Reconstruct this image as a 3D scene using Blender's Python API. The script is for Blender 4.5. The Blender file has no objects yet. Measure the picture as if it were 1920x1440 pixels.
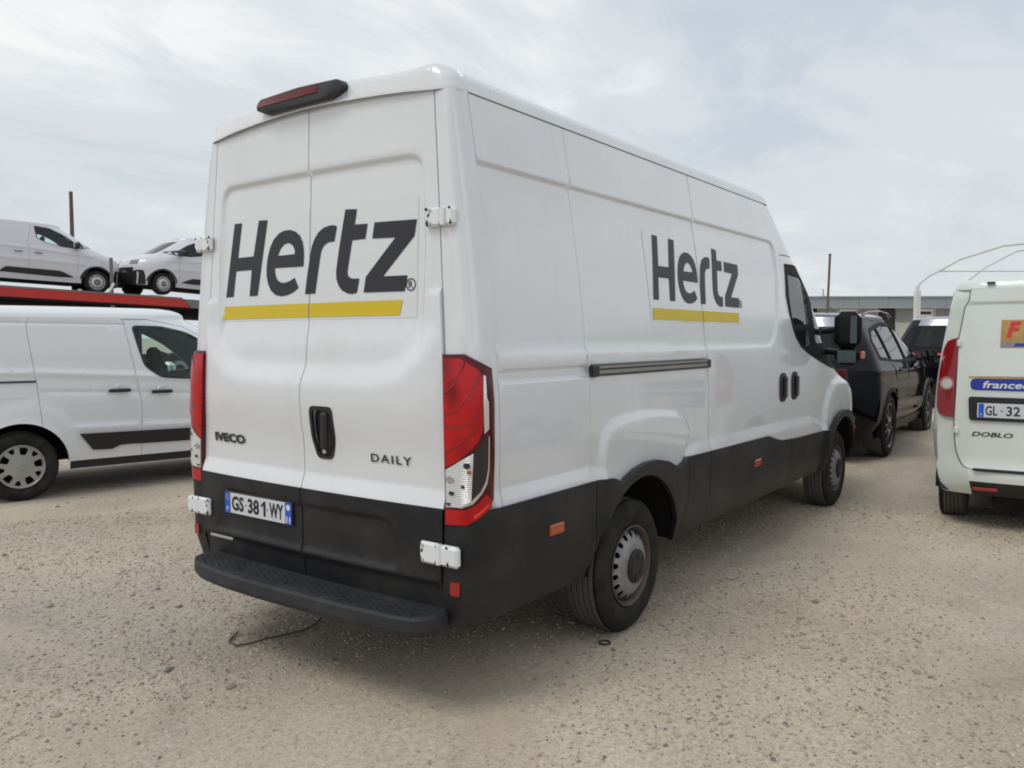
import bpy, math, random
import numpy as np
from mathutils import Vector, Matrix, noise as mnoise
from mathutils.geometry import delaunay_2d_cdt
random.seed(7); rng = np.random.default_rng(7)
R = math.radians
scn = bpy.context.scene
col = scn.collection

# ---------------------------------------------------------------- camera, sky, sun, exposure
camd = bpy.data.cameras.new("camera"); cam = bpy.data.objects.new("camera", camd); col.objects.link(cam)
scn.camera = cam
camd.sensor_fit = 'HORIZONTAL'; camd.sensor_width = 36.0
camd.lens = 1531.24/1920*36.0
camd.clip_start = 0.05; camd.clip_end = 3000
CY, CP, CR = 0.6339, -0.0574, -0.0017
_f = Vector((math.cos(CY)*math.cos(CP), math.sin(CY)*math.cos(CP), math.sin(CP)))
_r = _f.cross(Vector((0, 0, 1))).normalized(); _u = _r.cross(_f)
_c, _s = math.cos(CR), math.sin(CR)
_r, _u = _c*_r+_s*_u, -_s*_r+_c*_u
cam.matrix_world = Matrix.Translation((-2.4401, -2.9997, 1.5545)) @ Matrix((_r, _u, -_f)).transposed().to_4x4()

SUN_EL, SUN_AZ = 58.0, 165.0        # azimuth of the sun measured from +X towards +Y (degrees)
world = bpy.data.worlds.new("World"); scn.world = world; world.use_nodes = True
wn, wl = world.node_tree.nodes, world.node_tree.links
wn.clear()
out = wn.new('ShaderNodeOutputWorld'); bg = wn.new('ShaderNodeBackground')
sky = wn.new('ShaderNodeTexSky'); sky.sky_type = 'NISHITA'; sky.sun_disc = False
sky.sun_elevation = R(SUN_EL); sky.sun_rotation = R(90-SUN_AZ); sky.air_density = 1.2; sky.dust_density = 3.0
tc = wn.new('ShaderNodeTexCoord')
sep = wn.new('ShaderNodeSeparateXYZ'); wl.new(tc.outputs['Generated'], sep.inputs[0])
def wmath(op, a, b=None, clamp=False):
    n = wn.new('ShaderNodeMath'); n.operation = op; n.use_clamp = clamp
    for i, v in enumerate((a, b)):
        if v is None: continue
        if isinstance(v, (int, float)): n.inputs[i].default_value = v
        else: wl.new(v, n.inputs[i])
    return n.outputs[0]
zz = wmath('ADD', wmath('MAXIMUM', sep.outputs[2], 0.0), 0.16)
cx = wmath('DIVIDE', sep.outputs[0], zz); cy_ = wmath('DIVIDE', sep.outputs[1], zz)
comb = wn.new('ShaderNodeCombineXYZ'); wl.new(cx, comb.inputs[0]); wl.new(cy_, comb.inputs[1])
mp = wn.new('ShaderNodeMapping'); mp.inputs['Rotation'].default_value = (0, 0, R(-52)); mp.inputs['Scale'].default_value = (0.55, 1.0, 1)
mp.inputs['Location'].default_value = (3.1, 1.7, 0)
wl.new(comb.outputs[0], mp.inputs[0])
def wnoise(scale, detail, rough, dist, loc=None):
    n = wn.new('ShaderNodeTexNoise'); n.inputs['Scale'].default_value = scale; n.inputs['Detail'].default_value = detail
    n.inputs['Roughness'].default_value = rough; n.inputs['Distortion'].default_value = dist
    wl.new(mp.outputs[0], n.inputs['Vector']); return n.outputs['Fac']
n1 = wnoise(0.55, 7, 0.56, 0.5); n2 = wnoise(1.9, 8, 0.6, 0.9); n3 = wnoise(0.23, 2, 0.5, 0.0)
cl = wmath('ADD', wmath('MULTIPLY', n1, 0.50), wmath('ADD', wmath('MULTIPLY', n2, 0.36), wmath('MULTIPLY', n3, 0.45)))
ramp = wn.new('ShaderNodeValToRGB'); wl.new(cl, ramp.inputs[0])
ramp.color_ramp.interpolation = 'EASE'
e = ramp.color_ramp.elements
e[0].position = 0.535; e[0].color = (5.75, 6.35, 7.05, 1)
e[1].position = 0.745; e[1].color = (9.4, 9.5, 9.4, 1)
m_ = e.new(0.63); m_.color = (7.0, 7.4, 7.8, 1)
mix = wn.new('ShaderNodeMixRGB'); mix.inputs[0].default_value = 0.93
wl.new(sky.outputs[0], mix.inputs[1]); wl.new(ramp.outputs[0], mix.inputs[2])
# far towards the horizon the cloud deck greys out
hz_ = wmath('MULTIPLY', wmath('SUBTRACT', 1.0, wmath('MULTIPLY', wmath('MAXIMUM', sep.outputs[2], 0.0), 4.0), True), 0.75)
mixh = wn.new('ShaderNodeMixRGB'); wl.new(hz_, mixh.inputs[0]); wl.new(mix.outputs[0], mixh.inputs[1]); mixh.inputs[2].default_value = (6.4, 6.8, 7.1, 1)
wl.new(mixh.outputs[0], bg.inputs[0]); bg.inputs[1].default_value = 0.1
wl.new(bg.outputs[0], out.inputs[0])

sd = bpy.data.lights.new("sun", 'SUN'); so = bpy.data.objects.new("sun", sd); col.objects.link(so)
sd.energy = 1.1; sd.angle = R(24); sd.color = (1.0, 0.95, 0.88)
sv = Vector((math.cos(R(SUN_EL))*math.cos(R(SUN_AZ)), math.cos(R(SUN_EL))*math.sin(R(SUN_AZ)), math.sin(R(SUN_EL))))
so.rotation_euler = sv.to_track_quat('Z', 'Y').to_euler()
so.location = (0, 0, 30)
scn.view_settings.view_transform = 'Standard'; scn.view_settings.look = 'None'
scn.view_settings.exposure = 0.06; scn.view_settings.gamma = 1.0; scn.view_settings.use_curve_mapping = False
scn.cycles.max_bounces = 8; scn.cycles.transparent_max_bounces = 16
try: scn.cycles.filter_width = 1.9
except Exception: pass

# ---------------------------------------------------------------- materials
MATS = {}
def mat(name, color, rough=0.5, metal=0.0, coat=0.0, spec=0.5, bump=None, vary=None, streak=None):
    if name in MATS: return MATS[name]
    m = bpy.data.materials.new(name); m.use_nodes = True
    nt = m.node_tree; b = nt.nodes['Principled BSDF']
    c = tuple(color)+(1,)
    b.inputs['Base Color'].default_value = c; b.inputs['Roughness'].default_value = rough
    b.inputs['Metallic'].default_value = metal; b.inputs['Coat Weight'].default_value = coat
    b.inputs['Coat Roughness'].default_value = 0.03; b.inputs['Specular IOR Level'].default_value = spec
    t = nt.nodes.new('ShaderNodeTexCoord')
    if vary:   # (scale, amount, dirt colour): wear and dust with a shape of its own
        n = nt.nodes.new('ShaderNodeTexNoise'); n.inputs['Scale'].default_value = vary[0]; n.inputs['Detail'].default_value = 8
        n.inputs['Roughness'].default_value = 0.65
        nt.links.new(t.outputs['Object'], n.inputs['Vector'])
        rp = nt.nodes.new('ShaderNodeValToRGB'); nt.links.new(n.outputs['Fac'], rp.inputs[0])
        rp.color_ramp.elements[0].position = 0.42; rp.color_ramp.elements[1].position = 0.72
        rp.color_ramp.elements[0].color = (0, 0, 0, 1); rp.color_ramp.elements[1].color = (vary[1],)*3+(1,)
        mx = nt.nodes.new('ShaderNodeMixRGB'); nt.links.new(rp.outputs[0], mx.inputs[0])
        mx.inputs[1].default_value = c; mx.inputs[2].default_value = tuple(vary[2])+(1,)
        nt.links.new(mx.outputs[0], b.inputs['Base Color'])
        if streak:   # thin run marks left by rain: (amount, colour)
            mq = nt.nodes.new('ShaderNodeMapping'); mq.inputs['Scale'].default_value = (16, 16, .55); nt.links.new(t.outputs['Object'], mq.inputs[0])
            n2_ = nt.nodes.new('ShaderNodeTexNoise'); n2_.inputs['Scale'].default_value = 1.0; n2_.inputs['Detail'].default_value = 5; nt.links.new(mq.outputs[0], n2_.inputs['Vector'])
            r2_ = nt.nodes.new('ShaderNodeValToRGB'); nt.links.new(n2_.outputs['Fac'], r2_.inputs[0])
            r2_.color_ramp.elements[0].position = .56; r2_.color_ramp.elements[1].position = .74
            r2_.color_ramp.elements[0].color = (0, 0, 0, 1); r2_.color_ramp.elements[1].color = (streak[0],)*3+(1,)
            m2_ = nt.nodes.new('ShaderNodeMixRGB'); nt.links.new(r2_.outputs[0], m2_.inputs[0]); nt.links.new(mx.outputs[0], m2_.inputs[1]); m2_.inputs[2].default_value = tuple(streak[1])+(1,)
            nt.links.new(m2_.outputs[0], b.inputs['Base Color'])
            mr = nt.nodes.new('ShaderNodeMapRange'); nt.links.new(n.outputs['Fac'], mr.inputs[0]); mr.inputs[1].default_value = .4; mr.inputs[2].default_value = .7; mr.inputs[3].default_value = .015; mr.inputs[4].default_value = .14
            nt.links.new(mr.outputs[0], b.inputs['Coat Roughness'])
    if bump:   # (scale, strength, distance)
        n = nt.nodes.new('ShaderNodeTexNoise'); n.inputs['Scale'].default_value = bump[0]; n.inputs['Detail'].default_value = 4
        nt.links.new(t.outputs['Object'], n.inputs['Vector'])
        bp = nt.nodes.new('ShaderNodeBump'); bp.inputs['Strength'].default_value = bump[1]; bp.inputs['Distance'].default_value = bump[2]
        nt.links.new(n.outputs['Fac'], bp.inputs['Height']); nt.links.new(bp.outputs[0], b.inputs['Normal'])
    MATS[name] = m; return m
DUST = (0.36, 0.32, 0.26)
PAINT = mat('white_paint', (0.72, 0.74, 0.765), 0.26, 0, 1.0, bump=(1.6, 0.09, 0.012), vary=(1.7, 0.10, DUST), streak=(.06, (.40, .37, .32)))
PAINT2 = mat('clean_white_paint', (0.76, 0.78, 0.80), 0.42, 0, 0.9, bump=(1.6, 0.06, 0.01))
PAINT3 = mat('lilac_white_paint', (0.62, 0.62, 0.67), 0.4, 0, 0.9)
PAINT4 = mat('cream_white_paint', (0.70, 0.75, 0.71), 0.4, 0, 0.7, bump=(1.5, 0.08, 0.01), vary=(2.2, 0.10, DUST))
BLACKP = mat('black_car_paint', (0.004, 0.0045, 0.008), 0.3, 0, 0.55, 0.0, bump=(2.0, 0.05, 0.01))
ROOFD = mat('sky_lifted_roof', (0.07, 0.07, 0.10), 0.3, 0.4, 1.0)  # black crossover roof, its bluish sky reflection put into the base colour
SKYSHEENP = mat('sky_sheen_paint', (0.36, 0.35, 0.42), 0.3, 0.35, 1.0)  # pale sky reflection painted onto the spoilers and roof of the black crossovers
CLAD = mat('grey_black_plastic', (0.011, 0.0115, 0.0140), 0.46, 0, 0, 0.34, bump=(900, 0.12, 0.001), vary=(3.0, 0.20, (0.13, 0.12, 0.10)))
STEPM = mat('step_plastic', (0.022, 0.023, 0.028), 0.6, 0, 0, 0.4, bump=(320, 0.6, 0.003), vary=(6.0, 0.22, (0.13, 0.125, 0.12)))
BLACK = mat('black_plastic', (0.014, 0.014, 0.016), 0.45)
MATTEB = mat('matte_black', (0.010, 0.010, 0.011), 0.6, 0, 0, 0.12)
GLOSSB = mat('gloss_black', (0.010, 0.010, 0.012), 0.18, 0, 0.6)
DARK = mat('underbody_dark', (0.012, 0.011, 0.011), 0.85, 0, 0, 0.2)
RUBBER = mat('tyre_rubber', (0.015, 0.0145, 0.014), 0.8, 0, 0, 0.25, bump=(260, 0.35, 0.002), vary=(9.0, 0.25, (0.12, 0.11, 0.095)))
TREAD = mat('dusty_tread', (0.105, 0.100, 0.090), 0.9, 0, 0, 0.2, bump=(150, 0.7, 0.006), vary=(14.0, 0.5, (0.15, 0.14, 0.12)))
SILVERW = mat('silver_wheel_paint', (0.58, 0.58, 0.60), 0.4, 0.2)
STEEL = mat('steel_rim', (0.30, 0.30, 0.31), 0.42, 0.35, 0, vary=(14.0, 0.7, (0.12, 0.09, 0.065)))
DULLSTEEL = mat('brown_dusty_steel', (0.11, 0.095, 0.08), 0.6, 0.5, 0, vary=(16.0, 0.6, (0.20, 0.14, 0.09)))
ALLOY = mat('silver_hubcap', (0.42, 0.43, 0.42), 0.36, 0.55, 0.2, vary=(8, 0.35, (0.25, 0.22, 0.18)))
ALU = mat('aluminium_rail', (0.34, 0.32, 0.28), 0.35, 0.8)
CHROME = mat('chrome', (0.75, 0.75, 0.76), 0.12, 1.0)
SEATF = mat('seat_fabric', (0.03, 0.032, 0.036), 0.9)
INTER = mat('interior_grey', (0.05, 0.05, 0.052), 0.8)
LOGOD = mat('charcoal_vinyl', (0.018, 0.018, 0.028), 0.5, vary=(3.0, 0.05, (0.1, 0.1, 0.1)))
LOGOY = mat('yellow_vinyl', (0.66, 0.49, 0.010), 0.45)
FILM = mat('sticker_film', (0.695, 0.72, 0.735), 0.34, 0, 1.0, bump=(1.3, 0.05, 0.01))
BADGE = mat('badge_grey', (0.045, 0.045, 0.045), 0.3, 0.6)
PLATEW = mat('plate_white', (0.62, 0.64, 0.68), 0.4); PLATEB = mat('plate_blue', (0.010, 0.10, 0.55), 0.4)
PLATEK = mat('plate_black', (0.012, 0.012, 0.012), 0.5); WHITEINK = mat('white_print', (0.72, 0.74, 0.78), 0.5)
ORANGE = mat('orange_lens', (0.42, 0.07, 0.008), 0.25, 0, 0.5)
REDREF = mat('red_reflector', (0.30, 0.018, 0.012), 0.3, 0, 0.4)
RED = mat('red_steel_paint', (0.52, 0.022, 0.018), 0.45, vary=(3.0, 0.3, (0.30, 0.07, 0.05)))
GREYS = mat('grey_steel', (0.20, 0.20, 0.19), 0.6, 0.3, vary=(3, 0.5, (0.12, 0.11, 0.10)))
REDF = mat('red_lettering', (0.62, 0.04, 0.03), 0.45); GOLD = mat('gold_sticker', (0.42, 0.25, 0.075), 0.4, vary=(5, 0.7, (0.55, 0.42, 0.16)))
BLUEST = mat('blue_sticker', (0.018, 0.035, 0.33), 0.4); GREYST = mat('grey_blue_sticker', (0.22, 0.24, 0.33), 0.4)
WOOD = mat('weathered_wood', (0.14, 0.10, 0.08), 0.85, bump=(12, 0.5, 0.02), vary=(6, 0.6, (0.06, 0.04, 0.03)))
RUST = mat('rusty_iron', (0.20, 0.085, 0.05), 0.85, vary=(3, 0.8, (0.09, 0.06, 0.05)))
TUBEW = mat('white_painted_tube', (0.70, 0.71, 0.68), 0.45, vary=(4, 0.2, (0.3, 0.28, 0.25)))
CONC = mat('cream_concrete', (0.56, 0.55, 0.49), 0.85, vary=(0.5, 0.5, (0.30, 0.29, 0.26)))
CONCW = mat('whitewashed_panel', (0.66, 0.66, 0.62), 0.8, vary=(0.6, 0.3, (0.42, 0.41, 0.38)))
SHUT = mat('grey_shutter', (0.24, 0.25, 0.25), 0.7, vary=(0.8, 0.5, (0.18, 0.19, 0.19)))
SLATE = mat('slate_roof_band', (0.29, 0.32, 0.34), 0.7, vary=(0.4, 0.5, (0.28, 0.30, 0.32)))
CABLE = mat('brown_cable', (0.10, 0.075, 0.065), 0.7)
BEACON = mat('green_sign', (0.10, 0.42, 0.38), 0.5)

def glassmat(name, tint, refl=1.0):
    m = bpy.data.materials.new(name); m.use_nodes = True; nt = m.node_tree; nt.nodes.clear()
    o = nt.nodes.new('ShaderNodeOutputMaterial'); mx = nt.nodes.new('ShaderNodeMixShader')
    t = nt.nodes.new('ShaderNodeBsdfTransparent'); t.inputs[0].default_value = tuple(tint)+(1,)
    g = nt.nodes.new('ShaderNodeBsdfGlossy'); g.inputs['Roughness'].default_value = 0.02; g.inputs[0].default_value = (refl, refl, refl, 1)
    fr = nt.nodes.new('ShaderNodeFresnel'); fr.inputs[0].default_value = 1.5
    nt.links.new(fr.outputs[0], mx.inputs[0]); nt.links.new(t.outputs[0], mx.inputs[1]); nt.links.new(g.outputs[0], mx.inputs[2])
    nt.links.new(mx.outputs[0], o.inputs[0]); return m
GLASS = glassmat('green_tinted_glass', (0.78, 0.92, 0.87))
GLASSD = glassmat('dark_tinted_glass', (0.035, 0.045, 0.045))
def lensmat(name, base, tint, rough=0.12):
    m = mat(name, base, rough, 0, 1.0)
    nt = m.node_tree; b = nt.nodes['Principled BSDF']
    t = nt.nodes.new('ShaderNodeTexCoord'); v = nt.nodes.new('ShaderNodeTexVoronoi'); v.inputs['Scale'].default_value = 9
    mpp = nt.nodes.new('ShaderNodeMapping'); mpp.inputs['Scale'].default_value = (1, 1, 0.6); mpp.inputs['Rotation'].default_value = (0.4, 0, 0)
    nt.links.new(t.outputs['Object'], mpp.inputs[0]); nt.links.new(mpp.outputs[0], v.inputs['Vector'])
    rp = nt.nodes.new('ShaderNodeValToRGB'); nt.links.new(v.outputs['Distance'], rp.inputs[0])
    rp.color_ramp.elements[0].color = tuple(tint)+(1,); rp.color_ramp.elements[1].color = tuple(base)+(1,)
    rp.color_ramp.elements[0].position = 0.1; rp.color_ramp.elements[1].position = 0.5
    nt.links.new(rp.outputs[0], b.inputs['Base Color'])
    bp = nt.nodes.new('ShaderNodeBump'); bp.inputs['Strength'].default_value = 0.35; bp.inputs['Distance'].default_value = 0.01
    nt.links.new(v.outputs['Distance'], bp.inputs['Height']); nt.links.new(bp.outputs[0], b.inputs['Normal'])
    return m
REDL = lensmat('red_lens', (0.46, 0.004, 0.008), (0.13, 0.0, 0.003))
REDL.node_tree.nodes['Principled BSDF'].inputs['Coat Weight'].default_value = .45; REDL.node_tree.nodes['Principled BSDF'].inputs['Specular IOR Level'].default_value = .2
REDM = mat('mid_red_lens', (0.26, 0.010, 0.014), 0.15, 0, 0.8)
REDD = mat('dark_red_lens', (0.075, 0.002, 0.005), 0.2, 0, 0.35, 0.25)
REDB = mat('bright_red_lens', (0.85, 0.03, 0.02), 0.2, 0, 0.8)
m = mat('clear_ribbed_lens', (0.74, 0.75, 0.74), 0.2, 0.25, 0.8)
def ribs(m, sc):
    nt = m.node_tree; b = nt.nodes['Principled BSDF']
    t = nt.nodes.new('ShaderNodeTexCoord'); w = nt.nodes.new('ShaderNodeTexWave'); w.bands_direction = 'Z'; w.inputs['Scale'].default_value = sc
    nt.links.new(t.outputs['Object'], w.inputs['Vector'])
    bp = nt.nodes.new('ShaderNodeBump'); bp.inputs['Strength'].default_value = 0.8; bp.inputs['Distance'].default_value = 0.004
    nt.links.new(w.outputs['Fac'], bp.inputs['Height']); nt.links.new(bp.outputs[0], b.inputs['Normal'])
ribs(m, 40); CLEARL = m

# ---------------------------------------------------------------- helpers
def tag(o, label=None, cat=None, group=None, kind=None):
    if label: o['label'] = label
    if cat: o['category'] = cat
    if group: o['group'] = group
    if kind: o['kind'] = kind
    return o
def root(name, loc, rz, label, cat, group=None, pitch=0):
    o = bpy.data.objects.new(name, None); col.objects.link(o); o.empty_display_size = 0.3
    o.location = loc; o.rotation_euler = (0, pitch, rz)
    return tag(o, label, cat, group)
def link(name, me, m, parent=None):
    o = bpy.data.objects.new(name, me); col.objects.link(o)
    if parent is not None: o.parent = parent
    if m is not None:
        me.materials.clear(); me.materials.append(m)
    return o
def mk(name, V, F, m, parent=None, smooth=True, sharp=35):
    me = bpy.data.meshes.new(name)
    me.from_pydata([tuple(map(float, v)) for v in V], [], [tuple(map(int, f)) for f in F])
    me.update()
    if smooth:
        me.polygons.foreach_set('use_smooth', [True]*len(me.polygons))
        if sharp: me.set_sharp_from_angle(angle=R(sharp))
    return link(name, me, m, parent)
class MB:
    def __init__(s): s.V = []; s.F = []
    def add(s, V, F):
        b = len(s.V); s.V += [tuple(v) for v in V]; s.F += [tuple(i+b for i in f) for f in F]; return s
    def box(s, c, d, rz=0, bev=0, M=None):
        x, y, z = (k/2 for k in d)
        if bev:
            b = min(bev, x*.9, y*.9, z*.9); V = []
            for sx in (-1, 1):
                for sy in (-1, 1):
                    for sz in (-1, 1):
                        V += [(sx*x, sy*(y-b), sz*(z-b)), (sx*(x-b), sy*y, sz*(z-b)), (sx*(x-b), sy*(y-b), sz*z)]
            def i(a, bb, cc, k): return ((a > 0)*4+(bb > 0)*2+(cc > 0))*3+k
            F = []
            for q in (-1, 1):
                f = [i(q, -1, -1, 0), i(q, 1, -1, 0), i(q, 1, 1, 0), i(q, -1, 1, 0)]; F.append(f if q > 0 else f[::-1])
                f = [i(-1, q, -1, 1), i(1, q, -1, 1), i(1, q, 1, 1), i(-1, q, 1, 1)]; F.append(f[::-1] if q > 0 else f)
                f = [i(-1, -1, q, 2), i(1, -1, q, 2), i(1, 1, q, 2), i(-1, 1, q, 2)]; F.append(f if q > 0 else f[::-1])
            for a in (-1, 1):
                for bb in (-1, 1):
                    F.append([i(a, bb, -1, 0), i(a, bb, -1, 1), i(a, bb, 1, 1), i(a, bb, 1, 0)])
                    F.append([i(a, -1, bb, 0), i(a, -1, bb, 2), i(a, 1, bb, 2), i(a, 1, bb, 0)])
                    F.append([i(-1, a, bb, 1), i(-1, a, bb, 2), i(1, a, bb, 2), i(1, a, bb, 1)])
                    for cc in (-1, 1): F.append([i(a, bb, cc, 0), i(a, bb, cc, 1), i(a, bb, cc, 2)])
        else:
            V = [(a*x, b*y, cc*z) for a in (-1, 1) for b in (-1, 1) for cc in (-1, 1)]
            F = [(0, 1, 3, 2), (4, 6, 7, 5), (0, 4, 5, 1), (2, 3, 7, 6), (0, 2, 6, 4), (1, 5, 7, 3)]
        ca, sa = math.cos(rz), math.sin(rz)
        W = []
        for v in V:
            p_ = Vector(v)
            if M is not None: p_ = M @ p_
            W.append((c[0]+ca*p_[0]-sa*p_[1], c[1]+sa*p_[0]+ca*p_[1], c[2]+p_[2]))
        return s.add(W, F)
    def tube(s, P, r, n=8, closed=False, caps=True):
        P = [Vector(q) for q in P]; rr = r if isinstance(r, (list, tuple)) else [r]*len(P)
        prev = None; V = []; F = []
        for i, q in enumerate(P):
            a = P[i-1] if (i > 0 or closed) else P[i]; b = P[(i+1) % len(P)] if (i < len(P)-1 or closed) else P[i]
            d = (b-a).normalized()
            if prev is None:
                up = Vector((0, 0, 1)) if abs(d.z) < 0.9 else Vector((1, 0, 0)); prev = d.cross(up).normalized()
            prev = (prev-d*prev.dot(d)).normalized(); w = d.cross(prev)
            for k in range(n):
                t = 2*math.pi*k/n; V.append(q+(prev*math.cos(t)+w*math.sin(t))*rr[i])
        L = len(P)
        for i in range(L if closed else L-1):
            j = (i+1) % L
            for k in range(n): F.append((i*n+k, i*n+(k+1) % n, j*n+(k+1) % n, j*n+k))
        if caps and not closed: F.append(tuple(range(n))[::-1]); F.append(tuple((L-1)*n+k for k in range(n)))
        return s.add(V, F)
    def lathe(s, prof, c, n=48, axis='y', caps=False):   # prof: (radius, along axis)
        V = []; F = []
        for (r, a) in prof:
            for k in range(n):
                t = 2*math.pi*k/n; p_, q_ = r*math.cos(t), r*math.sin(t)
                V.append({'y': (c[0]+p_, c[1]+a, c[2]+q_), 'x': (c[0]+a, c[1]+p_, c[2]+q_), 'z': (c[0]+p_, c[1]+q_, c[2]+a)}[axis])
        for i in range(len(prof)-1):
            for k in range(n): F.append((i*n+k, i*n+(k+1) % n, (i+1)*n+(k+1) % n, (i+1)*n+k))
        if caps: F.append(tuple(range(n))); F.append(tuple((len(prof)-1)*n+k for k in range(n))[::-1])
        return s.add(V, F)
    def sweep(s, sec, P, up=(0, 0, 1)):   # closed section (a,b) swept along P
        P = [Vector(q) for q in P]; n = len(sec); V = []; F = []
        for i, q in enumerate(P):
            d = (P[min(i+1, len(P)-1)]-P[max(i-1, 0)]).normalized(); sd_ = d.cross(Vector(up)).normalized(); uu = sd_.cross(d)
            V += [q+sd_*a+uu*b for a, b in sec]
        for i in range(len(P)-1):
            for k in range(n): F.append((i*n+k, i*n+(k+1) % n, (i+1)*n+(k+1) % n, (i+1)*n+k))
        F.append(tuple(range(n))[::-1]); F.append(tuple((len(P)-1)*n+k for k in range(n)))
        return s.add(V, F)
    def build(s, name, m, parent=None, smooth=True, sharp=35): return mk(name, s.V, s.F, m, parent, smooth, sharp)

def sdf(P, poly):
    P = np.asarray(P, float); poly = np.asarray(poly, float)
    d = np.full(len(P), 1e9); ins = np.zeros(len(P), bool)
    n = len(poly)
    for i in range(n):
        a, b = poly[i], poly[(i+1) % n]; e_ = b-a; w = P-a
        t = np.clip((w@e_)/max(e_@e_, 1e-12), 0, 1)
        d = np.minimum(d, np.hypot(*(w-t[:, None]*e_).T))
        c = ((a[1] > P[:, 1]) != (b[1] > P[:, 1]))
        with np.errstate(all='ignore'):
            ins ^= c & (P[:, 0] < (b[0]-a[0])*(P[:, 1]-a[1])/(b[1]-a[1]+1e-30)+a[0])
    return np.where(ins, -d, d)
def pdist(P, line):
    d = np.full(len(P), 1e9); line = np.asarray(line, float)
    for a, b in zip(line[:-1], line[1:]):
        e_ = b-a; w = P-a; t = np.clip((w@e_)/max(e_@e_, 1e-12), 0, 1)
        d = np.minimum(d, np.hypot(*(w-t[:, None]*e_).T))
    return d
def sm(t): t = np.clip(t, 0, 1); return t*t*(3-2*t)
def dens(line, res, closed=False):
    line = [tuple(q) for q in line]; o = []
    L = line+[line[0]] if closed else line
    for a, b in zip(L[:-1], L[1:]):
        n = max(1, int(math.ceil(math.hypot(b[0]-a[0], b[1]-a[1])/res)))
        o += [(a[0]+(b[0]-a[0])*k/n, a[1]+(b[1]-a[1])*k/n) for k in range(n)]
    if not closed: o.append(line[-1])
    return o
def circ(c, r, a0=0, a1=360, n=32): return [(c[0]+r*math.cos(R(a0+(a1-a0)*k/n)), c[1]+r*math.sin(R(a0+(a1-a0)*k/n))) for k in range(n+(1 if a1-a0 < 360 else 0))]
def roundpoly(poly, r, n=4):
    o = []; N = len(poly)
    for i in range(N):
        p0, p1, p2 = (Vector(poly[(i+k) % N]) for k in (-1, 0, 1))
        a = p0-p1; b = p2-p1; t = min(r, a.length*.45, b.length*.45)
        A = p1+a.normalized()*t; B = p1+b.normalized()*t
        for k in range(n+1):
            s_ = k/n; o.append(tuple((1-s_)**2*A+2*s_*(1-s_)*p1+s_*s_*B))
    return o
def offline(line, d):
    line = np.array(line, float); t = np.gradient(line, axis=0); t /= np.linalg.norm(t, axis=1)[:, None]+1e-12
    return line+d*np.stack([-t[:, 1], t[:, 0]], 1)

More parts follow.
